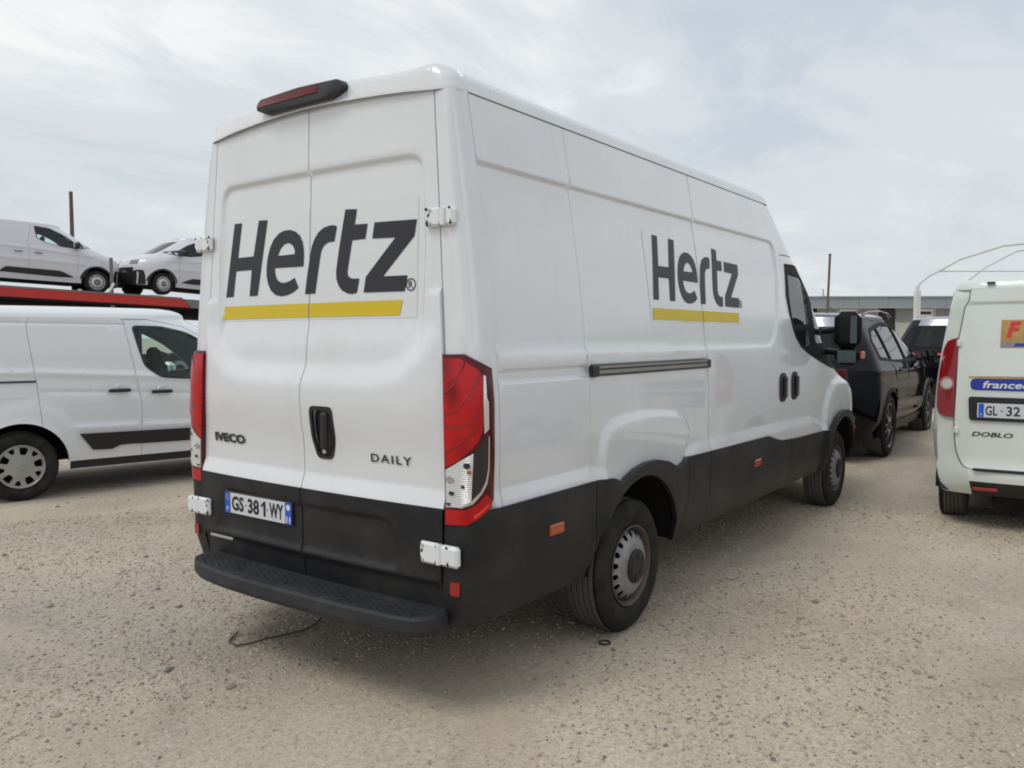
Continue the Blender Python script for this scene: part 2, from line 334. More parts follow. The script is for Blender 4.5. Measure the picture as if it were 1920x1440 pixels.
def surf(fmap, outline, us, vs, holes=(), regions=(), grooves=(), extra=(), rim=0.02, mats=None, parent=None, mirror=False, names=('body',), res=0.04, flip=False):
    """one smooth sheet over a 2D outline: real holes, V-grooves at the panel gaps, split into named panels.
    fmap(P, off) -> Nx3. regions: (name, polygon, material)."""
    outline = dens(outline, res, True)
    verts = []; edges = []
    def loop(pts, closed=True):
        b = len(verts); verts.extend([Vector((float(a[0]), float(a[1]))) for a in pts]); n = len(pts)
        edges.extend([(b+i, b+(i+1) % n) for i in range(n if closed else n-1)])
    loop(outline)
    hs = [dens(h, res*.6, True) for h in holes]
    for h in hs: loop(h)
    for gl, gw, gd in grooves:
        g = dens(gl, res)
        loop(g, False)
        for s_ in (-gw, gw): loop([tuple(q) for q in offline(g, s_)], False)
    for name, poly, m in regions: loop(dens(poly, res))
    G = np.array([(u, v) for u in us for v in vs], float)
    if len(extra): G = np.vstack([G, np.array(extra, float)])
    lim = min(0.3*res, 0.01)
    keep = sdf(G, outline) < -lim
    for h in hs: keep &= sdf(G, h) > lim
    G = G[keep]
    for gl, gw, gd in grooves: G = G[pdist(G, gl) > gw*1.6]
    verts.extend([Vector((float(a), float(b))) for a, b in G])
    Vo, Eo, Fo, *_ = delaunay_2d_cdt(verts, edges, [], 0, 1e-5)
    V2 = np.array([tuple(v) for v in Vo]); Fo = np.array([f for f in Fo if len(f) == 3])
    C = V2[Fo].mean(1)
    k = sdf(C, outline) < 0
    for h in hs: k &= sdf(C, h) > 0
    ar = np.cross(V2[Fo[:, 1]]-V2[Fo[:, 0]], V2[Fo[:, 2]]-V2[Fo[:, 0]])
    k &= np.abs(ar) > 1e-9
    Fo = Fo[k]; C = C[k]; ar = ar[k]
    Fo[ar < 0] = Fo[ar < 0][:, ::-1]
    off = np.zeros(len(V2))
    for gl, gw, gd in grooves: off -= gd*np.clip(1-pdist(V2, gl)/gw, 0, 1)
    P3 = fmap(V2, off)
    if flip: Fo = Fo[:, ::-1]
    out_ = {}
    lab = np.zeros(len(Fo), int)
    for i, (name, poly, m) in enumerate(regions): lab[(sdf(C, poly) < 0) & (lab == 0)] = i+1
    # rim
    if rim:
        cnt = {}
        for fi, f in enumerate(Fo):
            for a, b in ((f[0], f[1]), (f[1], f[2]), (f[2], f[0])):
                key = (min(a, b), max(a, b)); cnt[key] = None if key in cnt else (a, b, fi)
        be = [v for v in cnt.values() if v is not None]
        Pin = fmap(V2, off-rim)
    sides = (False, True) if mirror else (False,)
    for side in sides:
        for i in range(len(regions)+1):
            nm, mt = (names[0], mats) if i == 0 else (regions[i-1][0], regions[i-1][2])
            sel = Fo[lab == i]
            if len(sel) == 0: continue
            used = np.unique(sel); mp_ = -np.ones(len(V2), int); mp_[used] = np.arange(len(used))
            V = P3[used].copy(); F = [tuple(f) for f in mp_[sel]]
            V = V.tolist()
            if rim:
                extra_v = {}
                for a, b, fi in be:
                    if lab[fi] != i: continue
                    ids = []
                    for q, src in ((a, P3), (b, P3), (b, Pin), (a, Pin)):
                        kk = (q, src is Pin)
                        if kk not in extra_v: extra_v[kk] = len(V); V.append(src[q].tolist())
                        ids.append(extra_v[kk])
                    F.append((ids[1], ids[0], ids[3], ids[2]))
            if side: V = [(v[0], -v[1], v[2]) for v in V]; F = [f[::-1] for f in F]
            if mt is None: continue
            o = mk(nm, V, F, mt, parent, True, 50)
            out_.setdefault(nm, []).append(o)
    return out_

def text2d(s, size, bold=0.0, xs=1.0, font_shear=0.0, spacing=1.0):
    cu = bpy.data.curves.new('t', 'FONT'); cu.body = s; cu.size = size; cu.offset = bold; cu.shear = font_shear; cu.space_character = spacing
    cu.resolution_u = 3
    o = bpy.data.objects.new('t', cu); me = bpy.data.meshes.new_from_object(o)
    V = np.array([v.co[:2] for v in me.vertices]) if len(me.vertices) else np.zeros((0, 2)); F = [tuple(p_.vertices) for p_ in me.polygons]
    bpy.data.objects.remove(o); bpy.data.curves.remove(cu); bpy.data.meshes.remove(me)
    V[:, 0] = (V[:, 0]-V[:, 0].min())*xs; V[:, 1] -= V[:, 1].min()
    return V, F
def text(name, s, box, put, m, parent, bold=0.0, shear=0.0, spacing=1.0, ext=0.0):
    """box=(a0,a1,b0,b1) on the carrying face; put(P2)->Nx3"""
    V, F = text2d(s, 1.0, bold, 1, shear, spacing)
    V = V/np.array([V[:, 0].max(), V[:, 1].max()])
    V = np.stack([box[0]+V[:, 0]*(box[1]-box[0]), box[2]+V[:, 1]*(box[3]-box[2])], 1)
    return mk(name, put(V), F, m, parent, False)

def numnorm(f, P, e=1e-3, sgn=1):
    A = f(P+np.array([e, 0]))-f(P-np.array([e, 0])); B = f(P+np.array([0, e]))-f(P-np.array([0, e]))
    n = np.cross(A, B)*sgn; n /= np.linalg.norm(n, axis=1)[:, None]+1e-12
    return n
LOGO = {"H":[[0.5871,2.1269],[0.5236,2.1261],[0.555,1.9539],[0.4213,1.954],[0.3797,2.1257],[0.3108,2.1224],[0.3856,1.7592],[0.4519,1.7596],[0.4351,1.8883],[0.5711,1.888],[0.5931,1.7605],[0.6594,1.7588]],"e":[[0.0376,1.8843],[0.2496,1.8875],[0.248,1.8698],[0.2399,1.8446],[0.2251,1.8263],[0.1965,1.8146],[0.1629,1.8149],[0.13,1.8222],[0.1004,1.8348],[0.0707,1.787],[0.1068,1.7676],[0.1504,1.7552],[0.1949,1.7506],[0.2406,1.7581],[0.2758,1.7788],[0.3,1.8118],[0.3128,1.8516],[0.3139,1.8945],[0.3062,1.9404],[0.2869,1.989],[0.2588,2.026],[0.2194,2.0511],[0.1803,2.0613],[0.136,2.0613],[0.0977,2.0503],[0.065,2.0289],[0.0458,2.0001],[0.037,1.9653],[0.0349,1.9242]],"eh":[[0.2281,1.9445],[0.1005,1.9453],[0.0998,1.9625],[0.1123,1.9841],[0.1344,1.9977],[0.1565,2.001],[0.1842,1.9942],[0.209,1.9749]],"r":[[0.0231,1.7552],[-0.0467,1.756],[-0.0728,1.8944],[-0.085,1.948],[-0.1024,1.971],[-0.1287,1.9842],[-0.1725,1.9856],[-0.1881,2.0528],[-0.1663,2.059],[-0.1357,2.0584],[-0.1003,2.0523],[-0.0648,2.034],[-0.0381,2.0056],[-0.0205,1.9734],[-0.0099,1.9344],[0.0088,1.8437]],"t":[[-0.2418,2.1219],[-0.3146,2.1173],[-0.3019,2.0504],[-0.381,2.0481],[-0.3686,1.9837],[-0.2871,1.9821],[-0.2593,1.8461],[-0.2639,1.8283],[-0.2767,1.8174],[-0.2997,1.8127],[-0.3345,1.8129],[-0.3218,1.7515],[-0.2931,1.7457],[-0.2596,1.7505],[-0.2254,1.765],[-0.2034,1.7865],[-0.1897,1.8167],[-0.1868,1.8496],[-0.2037,1.9465]],"z":[[-0.4224,2.05],[-0.6616,2.0448],[-0.6491,1.9769],[-0.4769,1.816],[-0.6153,1.8143],[-0.6006,1.7481],[-0.3624,1.7501],[-0.3748,1.8176],[-0.5448,1.9772],[-0.4104,1.9817]],"R":[[-0.6438,1.7619],[-0.6433,1.7799]],"bar":[[0.6721,1.7178],[-0.5935,1.7073],[-0.5833,1.645],[0.6904,1.65]]}
# ---------------------------------------------------------------- vehicle shape: plan slices (superellipse ends) stacked over height
def smooth_interp(xs, ys, sig):
    g = np.linspace(xs[0]-.5, xs[-1]+.5, 1500); v = np.interp(g, xs, ys); st = g[1]-g[0]
    n = int(4*sig/st)+1; k = np.exp(-.5*(np.arange(-n, n+1)*st/sig)**2); k /= k.sum()
    v = np.convolve(np.pad(v, n, 'edge'), k, 'valid')
    return lambda z: np.interp(z, g, v)
class Shape:
    def __init__(s, H, XR, XF, Lr, nr, Lf, nf, sig=.03, sigx=.03):
        s.H = smooth_interp(*zip(*H), sig); s.XR = smooth_interp(*zip(*XR), sigx); s.XF = smooth_interp(*zip(*XF), sigx)
        s.Lr, s.nr, s.Lf, s.nf = Lr, nr, Lf, nf; s.e = .86
    def W(s, x, z):
        w = s.H(z)
        a = np.clip((x-(s.XF(z)-s.Lf))/s.Lf, 0, .9999); w = w*(1-a**s.nf)**(1/s.nf)
        if s.Lr:
            b = np.clip((s.XR(z)+s.Lr-x)/s.Lr, 0, .9999); w = w*(1-b**s.nr)**(1/s.nr)
        return w
    def xb(s, z, front):
        return s.XF(z)-s.Lf*(1-s.e) if front else s.XR(z)+s.Lr*(1-s.e)
    def X(s, y, z, front):
        L, n = (s.Lf, s.nf) if front else (s.Lr, s.nr)
        t = L*(1-np.clip(np.abs(y)/s.H(z), 0, 1)**n)**(1/n)
        return s.XF(z)-L+t if front else s.XR(z)+L-t
    def flank(s, P, off): return np.stack([P[:, 0], -(s.W(P[:, 0], P[:, 1])+off), P[:, 1]], 1)
    def face(s, P, off, front):   # P = (y, z)
        x = s.X(P[:, 0], P[:, 1], front); return np.stack([x+(off if front else -off), P[:, 0], P[:, 1]], 1)
def zrows(S, z0, z1, front, step=.05):
    z = np.linspace(z0, z1, 1200); x = (S.XF if front else S.XR)(z)
    L = np.concatenate([[0], np.cumsum(np.hypot(np.diff(z), np.diff(x)))]); n = max(4, int(L[-1]/step))
    return np.interp(np.linspace(0, L[-1], n+1), L, z)
def shell(S, z0, z1, front, cell, parent, step=.05, nq=28, keys=()):
    """end of the body: grid over height and width; cell(z, q) -> (name, material) or None"""
    zr = np.unique(np.concatenate([zrows(S, z0, z1, front, step), [k for k in keys if z0 < k < z1]]))
    zr = zr[np.concatenate([[True], np.diff(zr) > 1e-4])]
    q = np.linspace(-1, 1, nq+1)
    yb = S.W(S.xb(zr, front), zr)
    Y = yb[:, None]*q[None, :]; Z = np.repeat(zr[:, None], nq+1, 1); X = S.X(Y, Z, front)
    grp = {}
    for i in range(len(zr)-1):
        for j in range(nq):
            c = cell((zr[i]+zr[i+1])/2, (q[j]+q[j+1])/2)
            if c is None: continue
            grp.setdefault(c+((q[j]+q[j+1] > 0,) if c[0] in ('headlight', 'tail_light') else (0,)), []).append((i, j))
    for (nm, mt, _k), cs in grp.items():
        idx = {}; V = []; F = []
        def vid(i, j):
            if (i, j) not in idx: idx[(i, j)] = len(V); V.append((X[i, j], Y[i, j], Z[i, j]))
            return idx[(i, j)]
        for i, j in cs:
            f = (vid(i, j), vid(i, j+1), vid(i+1, j+1), vid(i+1, j)); F.append(f if front else f[::-1])
        mk(nm, V, F, mt, parent)
def plan(S, z, n=14):
    xr, xf = float(S.XR(z)), float(S.XF(z)); xs = []
    if S.Lr: xs += list(xr+S.Lr*(1-np.cos(np.linspace(0, math.pi/2, n))))
    else: xs += [xr]
    xs += list(np.linspace(xs[-1], xf-S.Lf, 12)[1:-1]) + list(xf-S.Lf*(1-np.sin(np.linspace(0, math.pi/2, n))))
    xs = np.array(xs); w = S.W(np.clip(xs, xr+1e-5, xf-1e-5), np.full(len(xs), z))
    w[-1] = 0
    if S.Lr: w[0] = 0
    top = [(x, y) for x, y in zip(xs[::-1], w[::-1])]; bot = [(x, -y) for x, y in zip(xs, w)]
    o = bot+top; r_ = [o[0]]
    for p_ in o[1:]:
        if math.hypot(p_[0]-r_[-1][0], p_[1]-r_[-1][1]) > 1e-3: r_.append(p_)
    if math.hypot(r_[0][0]-r_[-1][0], r_[0][1]-r_[-1][1]) < 1e-3: r_.pop()
    return r_
def roof(outl, zf, ztop, r0, m, parent, name='roof', p=2.2, rs=.06, regions=(), grooves=(), us=None, vs=None, bumps=None, arc=None):
    def fm(P, off):
        d = np.clip(-sdf(P, outl), 0, None); q = np.clip(1-d/(r0 if arc is None else arc(P)), 0, 1)
        z0 = zf(P); zt = ztop(P); z = z0+(zt-z0)*(1-q**p)**(1/p)
        return np.stack([P[:, 0], P[:, 1], z+off], 1)
    O = np.array(outl); c = O.mean(0); ex = []
    for d in (.002, .005, .009, .014, .020, .028, .038, .050, .065, .085, .11):
        if d > r0*1.3: break
        D = np.array(dens(outl, rs, True)); n = np.roll(D, -1, 0)-np.roll(D, 1, 0); n /= np.linalg.norm(n, axis=1)[:, None]+1e-9
        ex += [tuple(v) for v in D+d*np.stack([-n[:, 1], n[:, 0]], 1)]
    x0, y0 = O.min(0); x1, y1 = O.max(0)
    us = us if us is not None else np.arange(x0, x1, .12); vs = vs if vs is not None else np.arange(y0, y1, .12)
    return surf(fm, outl, us, vs, extra=ex, regions=regions, grooves=grooves, mats=m, parent=parent, names=(name,), res=rs, rim=.01)

def wheel(parent, x, y, z, r, w, rr, side, style, rimm, name='wheel', capm=None, detail=True):
    """tyre is the wheel part; rim and hub cap are its sub-parts. side=-1: outer face looks to -Y"""
    s = side; n = 72 if detail else 40
    b = MB(); sw = w/2
    prof = [(rr*.97, s*(sw-.028)), (rr+.004, s*(sw-.018)), (rr+.018, s*(sw-.004)), (rr+(r-rr)*.45, s*(sw+.004)), (rr+(r-rr)*.75, s*(sw-.002)), (r-.022, s*(sw-.012)), (r-.008, s*(sw-.024))]
    prof2 = [(r-.001, s*(sw-.036))]
    if detail:
        for k in range(4):
            a = sw-.036-(2*sw-.072)*(k+.8)/4.6; prof2 += [(r, s*(a+.004)), (r-.009, s*(a+.003)), (r-.009, s*(a-.003)), (r, s*(a-.004))]
    prof2 += [(r-.001, -s*(sw-.036))]
    prof3 = [(r-.008, -s*(sw-.024)), (rr+(r-rr)*.5, -s*sw), (rr, -s*(sw-.02)), (rr*.9, -s*(sw-.03))]
    c = (x, y, z)
    b.lathe(prof+prof2[:1], c, n)
    if s > 0: b.F = [f[::-1] for f in b.F]
    t = b.build(name, RUBBER, parent, True, 60)
    b2 = MB().lathe([prof[-1]]+prof2+prof3, c, n)
    if s > 0: b2.F = [f[::-1] for f in b2.F]
    # the contact patch: flatten the lowest few millimetres
    for bb in (b2,): bb.V = [(v[0], v[1], max(v[2], z-r+.004)) for v in bb.V]
    tr = b2.build('tread', TREAD if detail else RUBBER, t, True, 60)
    yo = s*sw
    if style == 'steel':     # deep dish steel wheel with a ring of hand holes
        rim = MB().lathe([(rr*.985, yo-s*.030), (rr*1.03, yo-s*.012), (rr*1.035, yo-s*.002), (rr*1.0, yo-s*.001), (rr*.965, yo-s*.010), (rr*.93, yo-s*.03), (rr*.90, yo-s*.055)], c, n)
        if s > 0: rim.F = [f[::-1] for f in rim.F]
        rim.build('rim', rimm[1], t)
        hub = lambda q: np.interp(q, [0, .2*rr, .40*rr, .46*rr, .54*rr, .66*rr, .80*rr, .88*rr, .915*rr], [.030, .030, .030, .029, .027, .018, .000, -.014, -.06])
        def fm(P, off):
            q = np.hypot(P[:, 0], P[:, 1]); return np.stack([x+P[:, 0], y+yo+s*(hub(q)+off-.01), z+P[:, 1]], 1)
        nh = 18 if detail else 10
        holes = []
        for k in range(nh):
            a = 2*math.pi*(k+.5)/nh; cc = (math.cos(a)*rr*.80, math.sin(a)*rr*.80)
            holes.append([(cc[0]+rr*(.080*math.cos(u)*math.cos(a)-.072*math.sin(u)*math.sin(a)), cc[1]+rr*(.080*math.cos(u)*math.sin(a)+.072*math.sin(u)*math.cos(a))) for u in np.linspace(0, 2*math.pi, 13)[:-1]])
        ex = [(q*math.cos(a), q*math.sin(a)) for q in np.array([.12, .25, .4, .47, .52, .58, .64, .70, .88, .90])*rr for a in np.linspace(0, 2*math.pi, 49)[:-1]]
        surf(fm, circ((0, 0), rr*.915, n=64), [0], [0], holes=holes, extra=ex, mats=rimm[0], parent=t, names=('wheel_disc',), res=.03, rim=.006, flip=(s > 0))
        cp = MB().lathe([(rr*.44, yo+s*.014), (rr*.43, yo+s*.028), (rr*.38, yo+s*.034), (rr*.15, yo+s*.035), (.001, yo+s*.035)], c, 40)
        if s > 0: cp.F = [f[::-1] for f in cp.F]
        cp.build('hub_cap', capm or BLACK, t)
        bl = MB()
        for k in range(6):
            a = 2*math.pi*k/6+.3; bl.lathe([(.020, yo+s*.030), (.020, yo+s*.0375), (.001, yo+s*.0375)], (x+math.cos(a)*rr*.27, y, z+math.sin(a)*rr*.27), 12)
        bl.build('wheel_bolt', BLACK, t)
    else:                    # hubcap / alloy with windows
        lip = MB().lathe([(rr*1.0, yo-s*.02), (rr*1.01, yo-s*.004), (rr*.985, yo+s*.000), (rr*.95, yo-s*.006), (rr*.93, yo-s*.016)], c, n)
        if s > 0: lip.F = [f[::-1] for f in lip.F]
        lip.build('rim', rimm[0], t)
        def fm(P, off):
            q = np.hypot(P[:, 0], P[:, 1]); return np.stack([x+P[:, 0], y+yo+s*(off-.012-.02*(q/rr)**2*0+.006*np.cos(q/rr*3)), z+P[:, 1]], 1)
        holes = []
        ns = 5
        for k in range(2*ns):
            a = math.pi*k/ns+.14; big = (k % 2 == 0)
            if style == 'spokes': r0_, r1_, w0, w1 = (.36, .90, .10, .26) if big else (.42, .90, .05, .20)
            else: r0_, r1_, w0, w1 = (.55, .90, .12, .19) if big else (.66, .90, .05, .15)
            pl = [(r0_, -w0), (r1_*.97, -w1), (r1_, 0), (r1_*.97, w1), (r0_, w0)]
            pts = []
            for q, ww in pl:
                ca, sa = math.cos(a), math.sin(a); pts.append((rr*(q*ca-ww*sa), rr*(q*sa+ww*ca)))
            holes.append(roundpoly(pts, rr*.05, 2))
        surf(fm, circ((0, 0), rr*.94, n=48), [0], [0], holes=holes, extra=[(q*math.cos(a), q*math.sin(a)) for q in np.array([.1, .2, .3, .5, .66])*rr for a in np.linspace(0, 2*math.pi, 25)[:-1]],
             mats=rimm[0], parent=t, names=('hub_cap',), res=.04, rim=.012, flip=(s > 0))
        cp = MB().lathe([(rr*.17, yo-s*.012), (rr*.16, yo+s*.006), (rr*.12, yo+s*.008), (rr*.10, yo+s*.002), (.001, yo+s*.002)], c, 24)
        if s > 0: cp.F = [f[::-1] for f in cp.F]
        cp.build('cap_badge', rimm[0], t)
    bk = MB().lathe([(rr*.93, yo-s*.09), (.001, yo-s*.10)], c, 32)
    if s > 0: bk.F = [f[::-1] for f in bk.F]
    bk.build('brake_drum', DARK, t)
    return t

# ================================================================ THE WHITE HIRE VAN
van = root('panel_van', (0, 0, 0), 0, 'large white high roof panel van with charcoal lettering underlined in yellow on doors and side', 'van')
HV = [(.35, .958), (.6, .972), (.86, .985), (1.1, .993), (1.3, .990), (1.48, .979), (1.67, .964), (2.0, .920), (2.28, .875), (2.56, .829), (2.62, .815)]
XFV = [(.3, 6.22), (.9, 6.26), (1.05, 6.20), (1.14, 6.02), (1.22, 5.80), (1.30, 5.60), (1.40, 5.45), (1.83, 5.12), (2.18, 4.72), (2.56, 4.30), (2.62, 4.22)]
S = Shape(HV, [(0, .2), (3, .2)], XFV, 0, 2, .62, 2.5, .05, .03)
def curve(k, sig=.012): return smooth_interp([a for a, b in k], [b for a, b in k], sig)
zc = curve([(-.5, .932), (.93, .935), (1.02, .915), (1.168, .83), (1.25, .80), (1.8, .78), (1.93, .83), (1.985, .875), (2.10, .91), (2.188, .922), (3.9, .912), (4.518, .897), (4.75, .84), (4.958, .76), (5.2, .70), (7, .70)], .02)
zb = curve([(-.5, .862), (.94, .862), (1.088, .858), (1.165, .822), (1.23, .85), (1.313, .876), (1.43, .893), (1.558, .892), (1.689, .868), (1.834, .812), (1.973, .851), (2.1, .85), (3.40, .836), (3.56, .80), (3.715, .772), (4.028, .757), (4.3, .75), (4.95, .739), (5.03, .79), (5.118, .838), (5.25, .875), (5.389, .887), (5.55, .872), (5.7, .80), (5.9, .76), (7, .74)], .010)
REC = roundpoly([(-.5, 1.478), (-.5, 2.287), (3.83, 2.287), (3.85, 2.08), (3.76, 1.75), (3.60, 1.474)], .16, 6)
BUL = [(.97, .20), (.985, .97), (1.01, 1.07), (1.06, 1.125), (1.136, 1.152), (1.3, 1.168), (1.438, 1.173), (1.6, 1.168), (1.748, 1.156), (1.88, 1.14), (1.97, 1.11), (2.04, 1.06), (2.078, 1.0), (2.04, .92), (1.97, .80), (1.93, .5), (1.9, .2)]
BUF = [(4.80, .20), (4.84, .95), (4.93, 1.08), (5.06, 1.17), (5.25, 1.20), (5.6, 1.19), (6.0, 1.12), (6.5, 1.0), (6.5, .2)]
def vdisp(P):
    x, z = P[:, 0], P[:, 1]
    d = -.016*sm(-sdf(P, REC)/.026)
    d += .026*sm(-sdf(P, BUL)/.055)+.030*sm(-sdf(P, BUF)/.07)
    d += np.clip((zc(x)-z)*.34, 0, .024)
    ch = [(-.5, 1.360), (-.5, 1.424), (2.6, 1.424), (2.6, 1.360)]
    k = np.clip(-sdf(P, ch)/.012, 0, 1)*(x < 2.36); d -= .012*sm(k)
    return d
def vflank(P, off): return S.flank(P, off+vdisp(P))
zr_ = np.linspace(.70, 2.56, 60)
front_b = [(float(S.xb(z, True)), float(z)) for z in np.concatenate([np.arange(.74, 1.0, .06), zrows(S, 1.0, 2.556, True, .04)])]
xs_ = np.arange(.2, front_b[0][0], .03)
outl = [(float(x), float(zb(x))-.02) for x in xs_]+front_b+[(4.0, 2.556), (2.0, 2.556), (.2, 2.556)]
vs = np.unique(np.round(np.concatenate([np.arange(.78, 2.55, .04), np.arange(2.252, 2.295, .005), np.arange(1.45, 1.49, .005), np.arange(1.352, 1.432, .005), np.arange(.84, .95, .012), np.arange(1.0, 1.2, .02)]), 4))
us = np.unique(np.round(np.concatenate([np.arange(.2, 6.1, .05), np.arange(3.55, 3.86, .015), np.arange(.97, 1.25, .02), np.arange(1.88, 2.12, .02), np.arange(4.8, 5.0, .025)]), 4))
exl = [(float(x), float(zc(x)+k)) for x in np.arange(.2, 5.9, .02) for k in (-.07, -.045, -.008, -.001, .006)]
for ln in (REC, BUL, BUF):
    for k in ((.0, -.006, -.013, -.02, -.026) if ln is REC else (0, -.012, -.025, -.04, -.055)):
        ex_ = np.array(dens(ln, .02, True)); n = np.roll(ex_, -1, 0)-np.roll(ex_, 1, 0); n /= np.linalg.norm(n, axis=1)[:, None]+1e-9
        sgn = -1 if sdf(ex_[:1]+.01*np.stack([-n[:1, 1], n[:1, 0]], 1), ln)[0] > 0 else 1
        exl += [tuple(v) for v in ex_-sgn*k*np.stack([-n[:, 1], n[:, 0]], 1)]
GW, GD = .0048, .018
s2 = [(.925, .86), (.925, 2.556)]; s3 = [(2.35, .80), (2.35, 2.556)]; s4 = [(3.93, .74), (3.93, 1.3), (3.945, 1.55), (3.93, 1.9), (3.93, 2.19)]
s5 = [(3.93, 2.19), (4.25, 2.195), (4.60, 2.17)]
s6 = [(5.02, .72), (5.02, 1.30), (4.99, 1.36)]
WINF = [(4.02, 2.125), (4.20, 2.13), (4.56, 2.125), (4.66, 2.09), (4.95, 1.77), (5.16, 1.52), (5.22, 1.40), (5.30, 1.27), (5.10, 1.275), (5.00, 1.290), (4.80, 1.33), (4.612, 1.370), (4.40, 1.42), (4.232, 1.472), (4.12, 1.54), (4.05, 1.62), (3.99, 1.75), (3.965, 1.87)]
PANE1 = roundpoly([(4.055, 2.055), (4.46, 2.035), (4.475, 1.655), (4.055, 1.645), (4.022, 1.85)], .03, 2)
PANE1B = roundpoly([(4.075, 1.60), (4.46, 1.61), (4.47, 1.48), (4.30, 1.475), (4.17, 1.52)], .03, 2)
PANE2 = roundpoly([(4.565, 2.06), (4.62, 2.05), (4.90, 1.74), (5.03, 1.57), (5.00, 1.50), (4.62, 1.50)], .03, 2)
regs = [('quarter_panel', [(.1, .5), (.925, .5), (.925, 2.7), (.1, 2.7)], PAINT),
        ('side_panel', [(.925, .5), (2.35, .5), (2.35, 2.7), (.925, 2.7)], PAINT),
        ('sliding_door', [(2.35, .5), (3.93, .5), (3.93, 1.3), (3.945, 1.55), (3.93, 1.9), (3.93, 2.7), (2.35, 2.7)], PAINT),
        ('cab_door', [(3.93, .5), (3.93, 1.3), (3.945, 1.55), (3.93, 1.9), (3.93, 2.19), (4.25, 2.195), (4.9, 2.15), (5.2, 1.9), (5.5, 1.36), (4.99, 1.36), (5.02, 1.30), (5.02, .5)], PAINT),
        ('roof_side', [(3.93, 2.19), (3.93, 2.7), (5.2, 2.7), (4.9, 2.15), (4.25, 2.195)], PAINT)]
vp = surf(vflank, outl, us, vs, holes=[PANE1, PANE1B, PANE2], regions=regs, grooves=[([(.207, .86), (.207, 2.55)], .0042, .009), (s2, GW*.8, .006), (s3, .0055, .022), (s4, GW, GD), (s5, GW, GD), (s6, GW, GD)], extra=exl, mats=PAINT, parent=van, mirror=True, names=('front_fender',), res=.05)
surf(lambda P, off: vflank(P, off+.006), WINF, np.arange(4, 5.3, .06), np.arange(1.3, 2.1, .06), holes=[PANE1, PANE1B, PANE2], mats=MATTEB, parent=van, mirror=True, names=('window_frame',), res=.04, rim=.012)
for pn in (PANE1, PANE1B, PANE2):
    surf(lambda P, off: vflank(P, off-.006), [tuple((np.array(q)-np.mean(pn, 0))*1.03+np.mean(pn, 0)) for q in pn], np.arange(4, 5.2, .1), np.arange(1.3, 2.1, .1), mats=GLASS, parent=van, mirror=True, names=('window_pane',), res=.08, rim=0)
# grey black cladding along the sills, with raised wheel arches
AR, AF = (1.395, .375), (5.345, .375); AO = .452
def cdisp(P):
    d = np.maximum(.030, .034+.026*sm(-sdf(P, BUL)/.055)*(P[:, 0] < 3)+.030*sm(-sdf(P, BUF)/.07))
    for c in (AR, AF):
        q = np.hypot(P[:, 0]-c[0], P[:, 1]-c[1]); d += .005*sm((.525-q)/.03)*(P[:, 1] > .3)
    d -= np.clip((.52-P[:, 1])*.25, 0, .05)
    return d
def cflank(P, off): return S.flank(P, off+cdisp(P))
zt_ = lambda x: float(zb(x))
def arc(c, r, x0, x1, n=26):   # arch opening between the two ends at the sill
    a0 = math.pi-math.asin((.385-c[1])/r); a1 = math.asin((.385-c[1])/r)
    return [(c[0]+r*math.cos(a0+(a1-a0)*k/n), c[1]+r*math.sin(a0+(a1-a0)*k/n)) for k in range(n+1)]
xfb = float(S.xb(.5, True))
bot = [(.2, .385)]+arc(AR, AO, 0, 0)+arc(AF, AO, 0, 0)+[(xfb, .36)]
topc = [(float(x), zt_(x)) for x in np.arange(xfb, .2, -.02)]+[(.2, zt_(.2))]
exc = [(c[0]+q*math.cos(a), c[1]+q*math.sin(a)) for c in (AR, AF) for q in (.47, .495, .505, .515, .525) for a in np.linspace(-.1, math.pi+.1, 60)]
sc1 = [(.945, .86), (.962, .6), (.955, .50), (.93, .385)]; sc2 = [(2.00, .85), (2.03, .76), (2.03, .6), (1.97, .385)]
surf(cflank, bot+topc, np.arange(.2, 6.1, .08), np.arange(.4, .88, .05), extra=exc, regions=[('sliding_door_cladding', [(2.35, .3), (3.93, .3), (3.93, .95), (2.35, .95)], CLAD), ('cab_door_cladding', [(3.93, .3), (4.86, .3), (4.86, .95), (3.93, .95)], CLAD),
     ('front_arch_cladding', [(4.86, .3), (6.4, .3), (6.4, 1), (4.86, 1)], CLAD), ('rear_cladding', [(.1, .3), (.93, .3), (.955, .5), (.962, .6), (.945, .9), (.1, .9)], CLAD)], grooves=[(sc1, .004, .012), (sc2, .004, .012), ([(2.35, .385), (2.35, .85)], .004, .012), ([(3.93, .385), (3.93, .765)], .004, .012), ([(4.06, .385), (4.06, .75)], .0001, .0)], mats=CLAD, parent=van, mirror=True, names=('wheel_arch_cladding',), res=.05, rim=.03)
